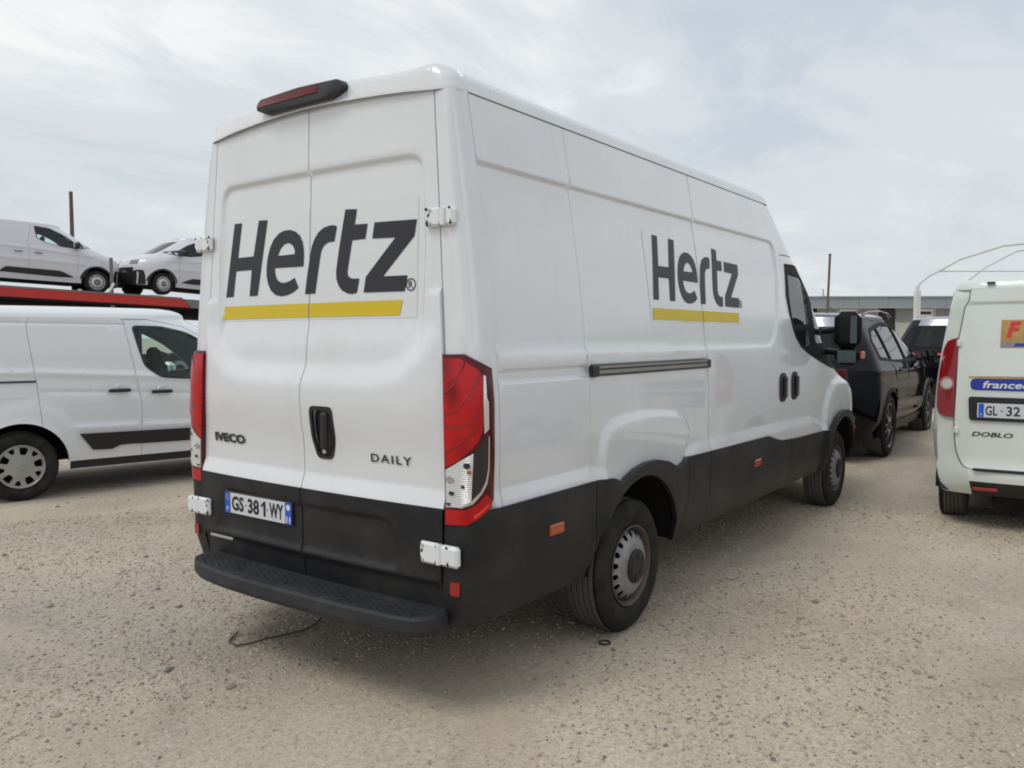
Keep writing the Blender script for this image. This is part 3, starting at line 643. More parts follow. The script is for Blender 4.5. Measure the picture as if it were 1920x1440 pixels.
# rear corners, doors
yd = smooth_interp([.3, .44, .87, 1.48, 2.0, 2.57], [.818, .828, .844, .822, .787, .744], .05)
xz = smooth_interp([0, 1.0, 1.45, 2.6], [.024, .024, .040, .080], .1)
def rearX(y, z): return .030*(np.abs(y)/.85)**2.4+xz(z)
LIP = lambda z: np.clip((.932-z)*.34, 0, .024)
def pillar(P, off, lip=1.0):   # P = (s, z)
    s_, z = np.clip(P[:, 0], -.2, 1.2), P[:, 1]; a = yd(z); h = S.H(z); x0 = rearX(a, z)
    A = np.stack([x0, -a]); B = np.stack([x0, -(a+.90*(h-a))]); C = np.stack([x0+.10*(.2-x0), -h]); D = np.stack([np.full(len(z), .2), -h])
    q = (1-s_)**3*A+3*s_*(1-s_)**2*B+3*s_*s_*(1-s_)*C+s_**3*D
    t = 3*(1-s_)**2*(B-A)+6*s_*(1-s_)*(C-B)+3*s_*s_*(D-C); t /= np.hypot(t[0], t[1])+1e-9
    o_ = off+LIP(z)*sm((s_-.84)/.12)*lip+.007*np.exp(-((s_-.30)/.07)**2)*sm((z-1.50)/.05)*sm((2.54-z)/.1)-.005*np.exp(-((s_-.52)/.08)**2)*sm((z-1.50)/.05)*sm((2.54-z)/.1)
    return np.stack([q[0]+t[1]*o_, q[1]-t[0]*o_, z], 1)
def pillar_b(P, off): return pillar(P, off+.020+.014*sm((P[:, 0]-.7)/.3)-np.clip((.52-P[:, 1])*.25, 0, .05), 0)
ssr = np.linspace(0, 1, 41)
surf(pillar, [(0, .84), (1, .84), (1, 2.556), (0, 2.556)], ssr, np.concatenate([np.arange(.85, .95, .012), np.arange(1, 2.55, .05)]), mats=PAINT, parent=van, mirror=True, names=('corner_pillar',), res=.05, rim=.006)
surf(pillar_b, [(0, .36), (1, .385), (1, .862), (0, .862)], ssr, np.arange(.38, .86, .04), mats=CLAD, parent=van, mirror=True, names=('corner_bumper',), res=.05, rim=.006)
RR = roundpoly([(-.70, 1.28), (-.72, 1.9), (-.70, 2.322), (.70, 2.322), (.72, 1.9), (.70, 1.28)], .10, 6)
RU = [(-.72, 2.4), (.72, 2.4), (.72, 1.62), (.66, 1.54), (.57, 1.47), (.45, 1.445), (0, 1.437), (-.45, 1.445), (-.57, 1.47), (-.66, 1.54), (-.72, 1.62)]
def rdisp(P):
    z = P[:, 1]
    d = -.016*sm(-sdf(P, RR)/.028)*sm((z-1.5)/.15)
    d += .034*sm((sdf(P, RU)+.01)/.12)*sm((z-1.0)/.28)*sm((.88-np.abs(P[:, 0]))/.14)*(z < 1.75)
    d += LIP(z)
    return d
def rdoor(P, off): return np.stack([rearX(P[:, 0], P[:, 1])-off-rdisp(P), P[:, 0], P[:, 1]], 1)
ztopd = lambda y: 2.568+.030*(1-(y/.744)**2)
ol = [(-float(yd(z))+.005, float(z)) for z in np.linspace(.858, 2.566, 40)]
ol = ol+[(float(y), float(ztopd(y))) for y in np.linspace(-.738, .738, 24)][1:-1]+[(-a, b) for a, b in ol[::-1]]
cs = [(.008, .858), (.008, 1.30), (.004, 1.46), (.004, 2.60)]
exd = []
for ln, ks in ((RR, (0, -.007, -.014, -.021, -.028)), (RU, (.0, .02, .04, .06, .08, .11))):
    e_ = np.array(dens(ln, .02, True)); n = np.roll(e_, -1, 0)-np.roll(e_, 1, 0); n /= np.linalg.norm(n, axis=1)[:, None]+1e-9
    for k in ks:
        c1 = e_+.01*np.stack([-n[:, 1], n[:, 0]], 1); sg = np.sign(sdf(c1, ln).mean()); exd += [tuple(v) for v in e_+sg*k*np.stack([-n[:, 1], n[:, 0]], 1)]
HOLE = roundpoly([(-.066, 1.20), (-.085, 1.236), (-.175, 1.236), (-.20, 1.20), (-.207, 1.13), (-.195, 1.05), (-.175, 1.012), (-.095, 1.012), (-.072, 1.04), (-.060, 1.12)], .02, 3)
dd = surf(rdoor, ol, np.arange(-.82, .83, .04), np.unique(np.concatenate([np.arange(.87, 2.58, .04), np.arange(.86, .95, .01)])), holes=[HOLE], regions=[('rear_door', [(.008, .5), (.008, 1.3), (.004, 1.46), (.004, 2.8), (1.2, 2.8), (1.2, .5)], PAINT)], grooves=[(cs, .0045, .014)], extra=exd, mats=PAINT, parent=van, names=('rear_door',), res=.04, rim=.03)
doorL, doorR = [o for o in dd['rear_door']]
if sum(v.co.y for v in doorL.data.vertices) < 0: doorL, doorR = doorR, doorL
def rclad(P, off):
    z = P[:, 1]; PR = roundpoly([(-.62, .56), (-.56, .80), (.62, .80), (.72, .56)], .06, 4)
    d = .030-.014*sm(-sdf(P, PR)/.035)*sm((z-.555)/.03)-.020*sm((.56-z)/.03)-np.clip((.52-z)*.15, 0, .05)
    return np.stack([rearX(P[:, 0], z)-off-d, P[:, 0], z], 1)
olc = [(-float(yd(z))+.005, float(z)) for z in np.linspace(.42, .86, 10)]; olc = olc+[(-a, b) for a, b in olc[::-1]]
exc2 = [(y, z) for y in np.arange(-.82, .83, .03) for z in np.concatenate([np.arange(.53, .60, .008), np.arange(.76, .81, .008)])]
dc = surf(rclad, olc, np.arange(-.82, .83, .05), np.arange(.43, .86, .04), regions=[('door_cladding', [(.008, .3), (.008, 1), (1.2, 1), (1.2, .3)], CLAD)], grooves=[([(.008, .42), (.008, .86)], .004, .012)], extra=exc2, mats=CLAD, parent=van, names=('door_cladding',), res=.05, rim=.02)
# inner dark liner that closes the body behind the gaps
MB().box((1.95, 0, 1.62), (3.30, 1.50, 1.70)).build('cargo_liner', DARK, van, False)
# roof with its own rear header
zo = 2.560
ro = [(.2, -.829), (.15, -.829)]+[(.118, -.815), (.098, -.785), (.086, -.744), (.070, -.6), (.058, -.35), (.052, 0)]
pf = [q for q in plan(S, zo) if q[0] > .25]
pf_neg = [q for q in pf if q[1] <= 0]; pf_pos = [q for q in pf if q[1] > 0]
rear_arc = [(.052, 0), (.058, -.35), (.070, -.6), (.086, -.744), (.098, -.785), (.118, -.815), (.15, -.829), (.2, -.829)]
ro = rear_arc+[q for q in plan(S, zo) if q[1] < 0 and q[0] > .25]+[(float(S.XF(zo)), 0)]+[q for q in plan(S, zo) if q[1] > 0 and q[0] > .25]+[(a, -b) for a, b in rear_arc[::-1][:-1]]
def rz0(P): return 2.566+np.where(P[:, 0] < .2, .034*np.clip(1-(P[:, 1]/.744)**2, 0, 1), 0)
def rzt(P):
    y = np.abs(P[:, 1]); b = 2.652+.018*(1-(y/.83)**2)
    b += (.016*np.exp(-((y-.70)/.07)**2)+.016*np.exp(-(y/.36)**4)-.004)*np.exp(-np.clip(P[:, 0]-.05, 0, 9)/.30)+.012*np.exp(-np.clip(P[:, 0]-.05, 0, 9)/.5)
    for k in (.25, .55): b -= .006*np.exp(-((y-k)/.02)**2)*(P[:, 0] > .4)*(P[:, 0] < 3.8)
    return b
roof(ro, rz0, rzt, .085, PAINT, van, 'roof', 2.0, rs=.025, regions=[('rear_header', [(0, -1), (.2, -1), (.2, 1), (0, 1)], PAINT)], grooves=[([(.2, -.829), (.2, .829)], .004, .010)], vs=np.arange(-.82, .83, .05), us=np.concatenate([np.arange(.07, .4, .03), np.arange(.45, 4.3, .15)]), arc=lambda P: .085-.040*sm((.26-P[:, 0])/.14)*sm((.80-np.abs(P[:, 1]))/.06))
MB().sweep([(-.0035, -.0025), (.0035, -.0025), (.0035, .0025), (-.0035, .0025)], [(x, -.827, 2.5595) for x in np.arange(.21, 3.9, .4)]).build('gutter_seal', mat('grey_sealant', (.16, .155, .14), .8), van)
MB().sweep([(-.0035, -.0025), (.0035, -.0025), (.0035, .0025), (-.0035, .0025)], [(x, .827, 2.5595) for x in np.arange(.21, 3.9, .4)]).build('gutter_seal', mat('grey_sealant', (.16, .155, .14), .8), van)
MB().box((.135, 0, 2.578), (.05, 1.40, .05)).build('door_seal', BLACK, van)
# front end
def fcell(z, q):
    if z < .80: return ('front_bumper', CLAD)
    if 1.42 < z < 2.36 and abs(q) < .93: return ('windscreen', GLASS)
    if z > 1.40 and z < 2.40: return ('windscreen_frame', MATTEB)
    if .86 < z < 1.02 and abs(q) < .5: return ('grille', BLACK)
    if .84 < z < 1.10 and abs(q) > .62: return ('headlight', CLEARL)
    if z > 2.40: return ('roof_front', PAINT)
    return ('bonnet', PAINT)
shell(S, .36, 2.556, True, fcell, van, keys=(.8, .86, 1.02, 1.10, 1.40, 1.42, 2.36, 2.40))
# lamps on the rear corners
TL = dict(
 outer=[(-.01, 1.485), (.314, 1.487), (.84, 1.43), (.868, 1.30), (.868, .90), (.76, .848), (.368, .79), (.0, .785)],
 red=[(.017, 1.470), (.26, 1.470), (.557, 1.427), (.645, 1.395), (.615, 1.295), (.611, 1.185), (.53, 1.14), (.408, 1.105), (.233, 1.065), (.017, 1.030)],
 chrome=[(.640, 1.405), (.678, 1.400), (.685, 1.315), (.719, 1.295), (.722, 1.19), (.638, 1.17), (.628, 1.215), (.625, 1.30)],
 clear=[(.03, 1.022), (.233, 1.060), (.462, 1.095), (.435, .90), (.26, .876), (.03, .870)],
 dark=[(.476, 1.095), (.597, 1.135), (.678, 1.165), (.700, 1.095), (.690, 1.03), (.640, .965), (.57, .935), (.462, .905)],
 arc=[(.722, 1.16), (.725, 1.025), (.692, .970), (.597, .930), (.462, .892), (.26, .872), (.26, .880), (.435, .903), (.584, .942), (.665, .982), (.700, 1.03), (.705, 1.16)],
 redlow=[(.02, .862), (.328, .866), (.516, .888), (.690, .928), (.799, .905), (.799, .872), (.557, .832), (.368, .806), (.02, .800)],
 bright=[(.735, .890), (.755, .880), (.495, .832), (.470, .842)])
for side in (False, True):
    def tl(nm, key, off, m, par, bulge=0):
        poly = TL[key]
        def fm(P, o_):
            Q = pillar(P, o_+off+.004+bulge*sm(-sdf(P, poly)/.08), 0)
            if side: Q[:, 1] *= -1
            return Q
        return surf(fm, poly, np.linspace(0, .9, 15), np.arange(.78, 1.5, .03), mats=m, parent=par, names=(nm,), res=.04, rim=.012, flip=side)[nm][0]
    base = tl('tail_light', 'outer', .012, REDD, van, .008)
    tl('brake_lens', 'red', .0215, REDL, base, .004); tl('fog_lens', 'redlow', .0215, REDL, base, .003); tl('reverse_lens', 'clear', .0215, CLEARL, base, .003)
    tl('lamp_trim', 'chrome', .0225, CHROME, base); tl('smoked_lens', 'dark', .022, GLOSSB, base); tl('lamp_trim', 'arc', .0245, CHROME, base); tl('side_reflector', 'bright', .0235, REDB, base)
    RIB = mat('lens_rib', (.24, .002, .006), .2, 0, .5)
    for li, (pts_, w_) in enumerate(((((.03, 1.33), (.18, 1.37), (.34, 1.455)), .012), (((.03, 1.24), (.22, 1.26), (.42, 1.33), (.60, 1.41)), .008), (((.03, 1.20), (.22, 1.19), (.42, 1.215), (.58, 1.27)), .010), (((.03, 1.09), (.20, 1.12), (.40, 1.165), (.58, 1.21)), .006))):
        A_ = offline(dens(pts_, .05), w_/2); B_ = offline(dens(pts_, .05), -w_/2)
        TL['_rib'] = [tuple(q) for q in A_]+[tuple(q) for q in B_[::-1]]
        tl('lens_rib', '_rib', .0262, RIB, base)
    for (a, b, r_, m_) in ((.10, .985, .020, ALLOY), (.12, .93, .013, GLOSSB), (.07, .885, .009, GLOSSB), (.36, 1.045, .018, GLOSSB), (.40, 1.020, .012, ORANGE), (.30, .96, .010, GLOSSB)):
        TL['_dot'] = [(a+r_*3.2*math.cos(t), b+r_*.62*math.sin(t)) for t in np.linspace(0, 2*math.pi, 11)[:-1]]
        tl('lamp_bulb', '_dot', .0265, m_, base)
    for (a, b, r_) in ():
        q = pillar(np.array([[a, b]]), np.array([.028]))[0]
        MB().box((q[0], -q[1] if side else q[1], q[2]), (.012, .030, .016), bev=.004).build('bulb_holder', REDD, base)
    rf = roundpoly([(.13, .512), (.29, .512), (.29, .568), (.13, .568)], .01, 1)
    def fmr(P, o_):
        Q = pillar_b(P, o_+.010)
        if side: Q[:, 1] *= -1
        return Q
    surf(fmr, rf, [0], [0], mats=REDREF, parent=van, names=('rear_reflector',), res=.05, rim=.01, flip=side)
# high brake lamp on the header
def prism(name, poly, x0, x1, m, parent, bev=.008):   # poly in (y,z), depth along x
    b = MB(); c = np.mean(poly, 0); n = len(poly)
    ins = [tuple((np.array(q)-c)*(1-bev/.05)+c) for q in poly]
    V = [(x1, a, z) for a, z in poly]+[(x0+bev, a, z) for a, z in poly]+[(x0, a, z) for a, z in ins]
    F = []
    for r_ in (0, 1):
        for k in range(n): F.append((r_*n+k, r_*n+(k+1) % n, (r_+1)*n+(k+1) % n, (r_+1)*n+k))
    F.append(tuple(range(2*n, 3*n)))
    b.add(V, F); return b.build(name, m, parent, True, 30)
bl = prism('brake_light', roundpoly([(-.275, 2.648), (-.25, 2.678), (.02, 2.688), (.30, 2.678), (.325, 2.650), (.32, 2.630), (.245, 2.602), (-.195, 2.602), (-.27, 2.630)], .02, 2), .022, .16, BLACK, van)
prism('brake_lens', [(-.12, 2.640), (-.12, 2.676), (.285, 2.670), (.305, 2.640)], .0185, .03, mat('dark_ruby_lens', (.13, .004, .007), .25, 0, .4, .3), bl, .002)
# rear door furniture
hk = surf(lambda P, off: rdoor(P, off-.022), [tuple((np.array(q)-np.mean(HOLE, 0))*1.04+np.mean(HOLE, 0)) for q in HOLE], [0], [0], mats=BLACK, parent=doorR, names=('handle_recess',), res=.03, rim=0)
surf(lambda P, off: rdoor(P, off+.004), roundpoly([(-.058, 1.245), (-.21, 1.245), (-.214, 1.10), (-.19, 1.004), (-.085, 1.004), (-.054, 1.10)], .03, 4), [0], [0], holes=[roundpoly([(-.075, 1.228), (-.195, 1.228), (-.199, 1.10), (-.178, 1.018), (-.097, 1.018), (-.070, 1.10)], .02, 3)], mats=BLACK, parent=doorR, names=('handle_bezel',), res=.03, rim=.012)
MB().box((.000, -.158, 1.135), (.03, .045, .17), bev=.012).build('door_handle', BLACK, doorR)
MB().lathe([(.012, 0), (.012, -.008), (.001, -.008)], (.026, -.135, 1.040), 16, 'x').build('key_lock', CHROME, doorR)
putr = lambda P, o=.003: rdoor(np.asarray(P, float), np.full(len(P), o))
def putmir(b0, b1):   # lettering reads from +y to -y on the rear face
    return lambda P: putr(np.stack([b0+b1-P[:, 0], P[:, 1]], 1), .006)
def ext_letters(o, dx=.004): return o
text('maker_badge', 'IVECO', (.46, .73, 1.024, 1.070), putmir(.46, .73), BADGE, doorL, bold=.05)
text('model_badge', 'DAILY', (-.660, -.430, 1.018, 1.054), putmir(-.660, -.430), BADGE, doorR, bold=.015, spacing=1.25)
# lettering on doors and flank
def glyphs(parent_of, put, flipx, gy):
    def addp(nm, pts, holes, m, off, par):
        return surf(lambda P, o_: put(P, off), pts, np.arange(-.71, .72, .025), np.arange(1.63, 2.15, .03), holes=holes, mats=m, parent=par, names=(nm,), res=.035, rim=0, flip=flipx)
    for k in ('H', 'e', 'r', 't', 'z'):
        addp('letter_'+k.lower(), LOGO[k], [LOGO['eh']] if k == 'e' else [], LOGOD, .0042, parent_of(k))
    for kk, ya, yb_, yc, yd_ in (('bar', .672, gy+.004, gy+.004, .686), ('z', gy-.004, -.590, -.575, gy-.004)):
        addp('yellow_bar', [(ya, 1.712), (yb_, 1.712), (yc, 1.648), (yd_, 1.648)], [], LOGOY, .0042, parent_of(kk))
    for kk, ya, yb_ in (('bar', .706, gy+.004), ('z', gy-.004, -.668)):
        addp('sticker_film', [(ya, 2.14), (yb_, 2.14), (yb_, 1.637), (ya, 1.637)], [], FILM, .0016, parent_of(kk))
    addp('registered_mark', circ((-.634, 1.775), .027, n=20), [circ((-.634, 1.775), .022, n=20)], LOGOD, .0042, parent_of('R'))
    text('registered_mark', 'R', (-.646, -.622, 1.760, 1.790), lambda P: put(np.stack([-.646-.622-P[:, 0], P[:, 1]], 1), .0042), LOGOD, parent_of('R'), bold=.01)
glyphs(lambda k: doorR if k in ('t', 'z', 'R') else doorL, lambda P, off: rdoor(np.asarray(P, float)+np.array([.010, 0]), np.full(len(P), off)), True, -.006)
sdoor = [o for o in vp['sliding_door'] if o.data.vertices[0].co.y < 0][0]
glyphs(lambda k: sdoor if k in ('z', 't', 'R', 'r') else [o for o in vp['side_panel'] if o.data.vertices[0].co.y < 0][0], lambda P, off: vflank(np.stack([1.690+(.66-np.asarray(P)[:, 0])*1.02, np.asarray(P)[:, 1]+.002], 1), np.full(len(P), off)), True, .013)
# number plate
plt = MB().box((.002, .336, .727), (.008, .53, .117), bev=.003).build('number_plate', PLATEK, doorL)
def flat(nm, y0, y1, z0, z1, m, par, x=-.0032, bev=0):
    b = MB(); b.add([(x, y0, z0), (x, y1, z0), (x, y1, z1), (x, y0, z1)], [(0, 1, 2, 3)] if y1 < y0 else [(3, 2, 1, 0)]); return b.build(nm, m, par, False)
flat('plate_face', .550, .122, .676, .778, PLATEW, plt); flat('blue_band', .595, .552, .674, .780, PLATEB, plt); flat('blue_band', .120, .077, .674, .780, PLATEB, plt)
pp = lambda x: (lambda P: np.stack([np.full(len(P), x), P[:, 0], P[:, 1]], 1))
def rtext(nm, s, y0, y1, z0, z1, m, par, x, **k):
    return text(nm, s, (y1, y0, z0, z1), lambda P: np.stack([np.full(len(P), x), y0+y1-P[:, 0], P[:, 1]], 1), m, par, **k)
rtext('plate_characters', 'GS', .538, .440, .690, .764, PLATEK, plt, -.0042, bold=.035)
rtext('plate_characters', '38', .408, .318, .690, .764, PLATEK, plt, -.0042, bold=.035)
rtext('plate_characters', 'WY', .240, .134, .690, .764, PLATEK, plt, -.0042, bold=.035)
flat('plate_characters', .427, .419, .722, .730, PLATEK, plt, -.0042); flat('plate_characters', .259, .251, .722, .730, PLATEK, plt, -.0042)
mk('plate_characters', [(-.0042, y, z) for y, z in ((.285, .690), (.268, .690), (.268, .764), (.280, .764), (.303, .745), (.303, .731), (.285, .744))], [(0, 1, 2, 3, 4, 5, 6)], PLATEK, plt, False)
rtext('country_letter', 'F', .580, .566, .684, .705, WHITEINK, plt, -.0042, bold=.02)
rtext('department_number', '11', .114, .084, .682, .712, WHITEINK, plt, -.0042, bold=.05)
b = MB(); b.lathe([(.014, 0), (.001, -.0006)], (-.0038, .099, .755), 14, 'x'); b.build('department_emblem', WHITEINK, plt)
b = MB()
for k in range(12): b.lathe([(.0028, 0), (.0001, -.0004)], (-.0040, .573+.012*math.cos(k*math.pi/6), .755+.012*math.sin(k*math.pi/6)), 6, 'x')
b.build('star_ring', mat('star_yellow', (.5, .45, .1), .5), plt)
MB().box((.014, .655, .535), (.008, .19, .014), bev=.003).build('light_strip', mat('pale_metal', (.35, .38, .36), .5), doorL)
# chipped white hinges: leaf on the door, knuckle over the gap, leaf on the pillar
def hinge(z, h, side, par):
    s_ = -1 if side else 1      # geometry made for the right (-y) side
    zz_ = np.array([z]); a = float(yd(z)); x0 = float(rearX(a-.06, zz_)[0])-(.030 if z < 1 else .0)
    SH = (.085 if side else .045) if z > 1 else .015
    b = MB(); b.box((x0-.012, -s_*(a-.065+SH), z), (.026, .105-(.02 if z > 1 else 0), h), bev=.010)
    o = b.build('door_hinge', PAINT2, par)
    b = MB(); b.lathe([(.001, -h*.46), (.013, -h*.46), (.015, -h*.44), (.015, h*.44), (.013, h*.46), (.001, h*.46)], (x0-.012, -s_*(a-.018+SH), z), 20, 'z'); b.build('hinge_knuckle', PAINT2, o)
    b = MB(); b.box((x0-.004, -s_*(a+(.020 if z > 1 else .036)+SH), z-.002), (.036, .050 if z > 1 else .095, h*.96), bev=.012); b.build('hinge_leaf', PAINT2, o)
    c = MB()
    for (dy, dz, w_, h_) in ((-.112, .42, .010, .006), (-.108, -.30, .007, .013), (-.100, .10, .006, .010), (-.024, .40, .005, .006), (-.026, -.38, .006, .008), (.030, .40, .008, .005), (.036, -.34, .006, .009)):
        xx = x0-.0256 if dy < .0 else x0-.0226
        V = [(xx, -s_*(a+dy*(.85 if z > 1 else 1)+SH)+w_*math.cos(t)*(1+.4*math.sin(3*t+dy*90)), z+dz*h+h_*math.sin(t)*(1+.3*math.cos(2*t+dz*9))) for t in np.linspace(0, 2*math.pi, 9)[:-1]]
        c.add(V, [tuple(range(8))])
    c.build('paint_chip', mat('chipped_black', (.02, .018, .016), .8), o, False)
    for dz in (-.33, .33): b = MB(); b.lathe([(.008, 0), (.007, -.004), (.001, -.005)], (x0-.0245, -s_*(a-.095*(.8 if z > 1 else 1)+SH), z+dz*h), 8, 'x'); b.build('hinge_bolt', mat('greyed_white', (.45, .46, .44), .5), o)
for sd_ in (False, True):
    hinge(2.040, .078, sd_, doorL if sd_ else doorR); hinge(.678, .090, sd_, doorL if sd_ else doorR)
# rear step
sp = [(.06, .76), (-.03, .775), (-.09, .745), (-.145, .65), (-.178, .42), (-.185, .12), (-.176, -.2), (-.160, -.53), (-.140, -.74), (-.105, -.825), (-.05, -.858), (.06, -.858)]
sp = roundpoly(sp, .06, 3); n = len(sp); c = np.array([.02, 0])
def ring(k, z): return [(c[0]+(x-c[0])*k[0], y*k[1], z) for x, y in sp]
V = ring((.96, .985), .442)+ring((1, 1), .430)+ring((1.0, 1.0), .385)+ring((.90, .985), .358)
F = [tuple(range(n))[::-1]]+[((r_)*n+k, (r_)*n+(k+1) % n, (r_+1)*n+(k+1) % n, (r_+1)*n+k) for r_ in range(3) for k in range(n)]+[tuple(3*n+k for k in range(n))]
F = [f[::-1] for f in F]
st = mk('rear_step', V, F, STEPM, van, True, 28)
b = MB()
for i in range(50):
    for j in range(4):
        y = -.78+i*.0305; x = -.020-j*.030-(.014 if i % 2 else 0)
        if x < -.145+abs(y)*.03: continue
        b.box((x, y, .4435), (.014, .009, .003), rz=.5 if (i+j) % 2 else -.5)
tag(b.build('step_tread', STEPM, st, False), kind='stuff')
b = MB()
for (x, y) in ((-.09, .66), (-.085, -.76), (-.11, 0), (-.10, .35), (-.10, -.38)): b.lathe([(.015, .001), (.013, -.004+.0065), (.001, .0025)], (x, y, .443), 12, 'z')
b.build('step_bolt', BLACK, st)
for y in (-.55, .55): MB().box((.25, y, .36), (.5, .05, .07)).build('step_bracket', DARK, st)
# side rail, handles, markers
rl = MB().box((1.645, -.990, 1.392), (1.43, .020, .050), bev=.004).build('door_rail', BLACK, van)
MB().box((1.65, -1.0015, 1.408), (1.36, .004, .012)).build('rail_strip', ALU, rl); MB().box((1.65, -1.0015, 1.384), (1.36, .005, .018)).build('rail_strip', ALU, rl)
MB().box((1.65, -1.0012, 1.396), (1.36, .002, .006)).build('rail_groove', BLACK, rl)
MB().box((.955, -.996, 1.390), (.06, .026, .056), bev=.004).build('rail_end', BLACK, rl)
MB().box((2.325, -.996, 1.390), (.045, .022, .05), bev=.004).build('rail_end', BLACK, rl)
for sgn in (1, -1):
    for x in (3.765, 4.045):
        y = -sgn*float(S.H(1.17)); pl = roundpoly([(x-.085, 1.06), (x-.085, 1.28), (x+.085, 1.28), (x+.085, 1.06)], .07, 5)
        par = [o for o in (vp['sliding_door'] if x < 3.9 else vp['cab_door']) if o.data.vertices[0].co.y*sgn < 0][0]
        def fmh(P, off, sgn=sgn):
            Q = vflank(P, off+.004+.008*sm(-sdf(P, pl)/.02)); Q[:, 1] *= sgn; return Q
        hb = surf(fmh, pl, np.arange(3.6, 4.2, .04), np.arange(1.06, 1.29, .04), mats=BLACK, parent=par, names=('door_handle',), res=.02, rim=.012, flip=sgn < 0)['door_handle'][0]
        MB().box((x, y-sgn*.020, 1.17), (.05, .03, .17), bev=.012).build('handle_grip', GLOSSB, hb)
    for x, z in ((.602, .693), (3.19, .668), (4.70, .66)):
        if x == 4.70: continue
        MB().box((x, -sgn*(float(S.H(z))+.034), z), (.115, .018, .050), bev=.006).build('side_marker', ORANGE, van)
# mirrors
for sgn in (-1, 1):
    b = MB().box((4.80, sgn*1.195, 1.610), (.14, .215, .310), bev=.055); mi = b.build('wing_mirror', MATTEB, van, True, 85)
    MB().box((4.80, sgn*1.195, 1.385), (.12, .205, .145), bev=.05).build('lower_mirror', MATTEB, mi, True, 85)
    MB().add([(4.727, sgn*1.232, 1.500), (4.727, sgn*1.284, 1.500), (4.727, sgn*1.284, 1.728), (4.727, sgn*1.232, 1.728)], [(0, 1, 2, 3) if sgn > 0 else (3, 2, 1, 0)]).build('mirror_glass', mat('mirror_glass', (.10, .125, .125), .05, 1.0), mi, False)
    MB().add([(4.737, sgn*1.130, 1.335), (4.737, sgn*1.278, 1.335), (4.737, sgn*1.278, 1.438), (4.737, sgn*1.130, 1.438)], [(0, 1, 2, 3) if sgn > 0 else (3, 2, 1, 0)]).build('mirror_glass', MATS['mirror_glass'], mi, False)
    MB().box((4.80, sgn*1.315, 1.40), (.10, .02, .06), bev=.006).build('mirror_indicator', ORANGE, mi)
    MB().tube([(5.02, sgn*.93, 1.60), (4.93, sgn*1.06, 1.615), (4.84, sgn*1.18, 1.61)], .030, 10).build('mirror_arm', BLACK, mi)
    MB().tube([(5.02, sgn*.94, 1.43), (4.93, sgn*1.06, 1.42), (4.84, sgn*1.18, 1.42)], .028, 10).build('mirror_arm', BLACK, mi)
# wheels, wells, underbody
for sgn in (-1, 1):
    for nm, cx_ in (('rear', 1.36), ('front', 5.315)):
        wheel(van, cx_, sgn*.880, .350, .352, .225, .206, sgn, 'steel', (STEEL, DULLSTEEL))
    for c in (AR, AF):
        b = MB(); n = 20; V = []; F = []
        for k in range(n+1):
            t = (math.pi-.06)*k/n+.03
            for yy in (.985, .60): V.append((c[0]+.47*math.cos(t), sgn*yy, c[1]+.47*math.sin(t)))
        F = [(2*k, 2*k+1, 2*k+3, 2*k+2) for k in range(n)]
        V.append((c[0], sgn*.60, c[1])); F += [(2*k+1, 2*k+3, len(V)-1) for k in range(n)]
        b.add(V, F).build('wheel_well', DARK, van)
b = MB(); b.box((3.1, 0, .56), (5.7, 1.18, .20)); b.box((3.35, 0, .47), (2.9, 1.80, .14)); b.box((.50, 0, .50), (.7, 1.76, .14)); b.box((5.95, 0, .45), (.35, 1.5, .2))
b.build('underbody', DARK, van, False)
b = MB(); b.tube([(1.36, -.80, .35), (1.36, .80, .35)], .05, 12); b.lathe([(.02, -.13), (.13, -.06), (.14, 0), (.13, .06), (.02, .13)], (1.36, 0, .35), 20, 'x'); b.tube([(5.315, -.8, .35), (5.315, .8, .35)], .04, 10)
for y in (-.52, .52): b.box((1.3, y, .42), (1.5, .06, .04))
b.build('axle', DARK, van)
MB().tube([(4.0, .35, .33), (2.2, .35, .33), (1.9, .55, .33), (1.6, .6, .40), (.4, .6, .40)], .035, 10).build('exhaust_pipe', RUST, van)
# cab interior
b = MB(); b.box((4.55, 0, 1.0), (1.5, 1.7, .5)); b.build('cab_floor', INTER, van, False)
b = MB(); b.box((5.15, 0, 1.27), (.40, 1.62, .22), bev=.06); b.build('dashboard', INTER, van)
b = MB(); b.box((3.80, 0, 1.75), (.03, 1.66, 1.3)); b.build('bulkhead', INTER, van, False)
for y in (-.45, .0, .50):
    b = MB(); b.box((4.35, y, 1.30), (.50, .46, .14), bev=.05); b.box((4.08, y, 1.62), (.13, .46, .60), bev=.05); b.box((4.05, y, 1.97), (.09, .25, .16), bev=.04); b.build('cab_seat', SEATF, van)
b = MB(); b.tube([(4.85+.12*math.cos(t)*.5, .48+.20*math.sin(t), 1.47+.20*math.cos(t)*.75) for t in np.linspace(0, 2*math.pi, 25)[:-1]], .014, 8, closed=True); b.tube([(4.86, .48, 1.47), (5.1, .48, 1.30)], .03, 8); b.build('steering_wheel', BLACK, van)
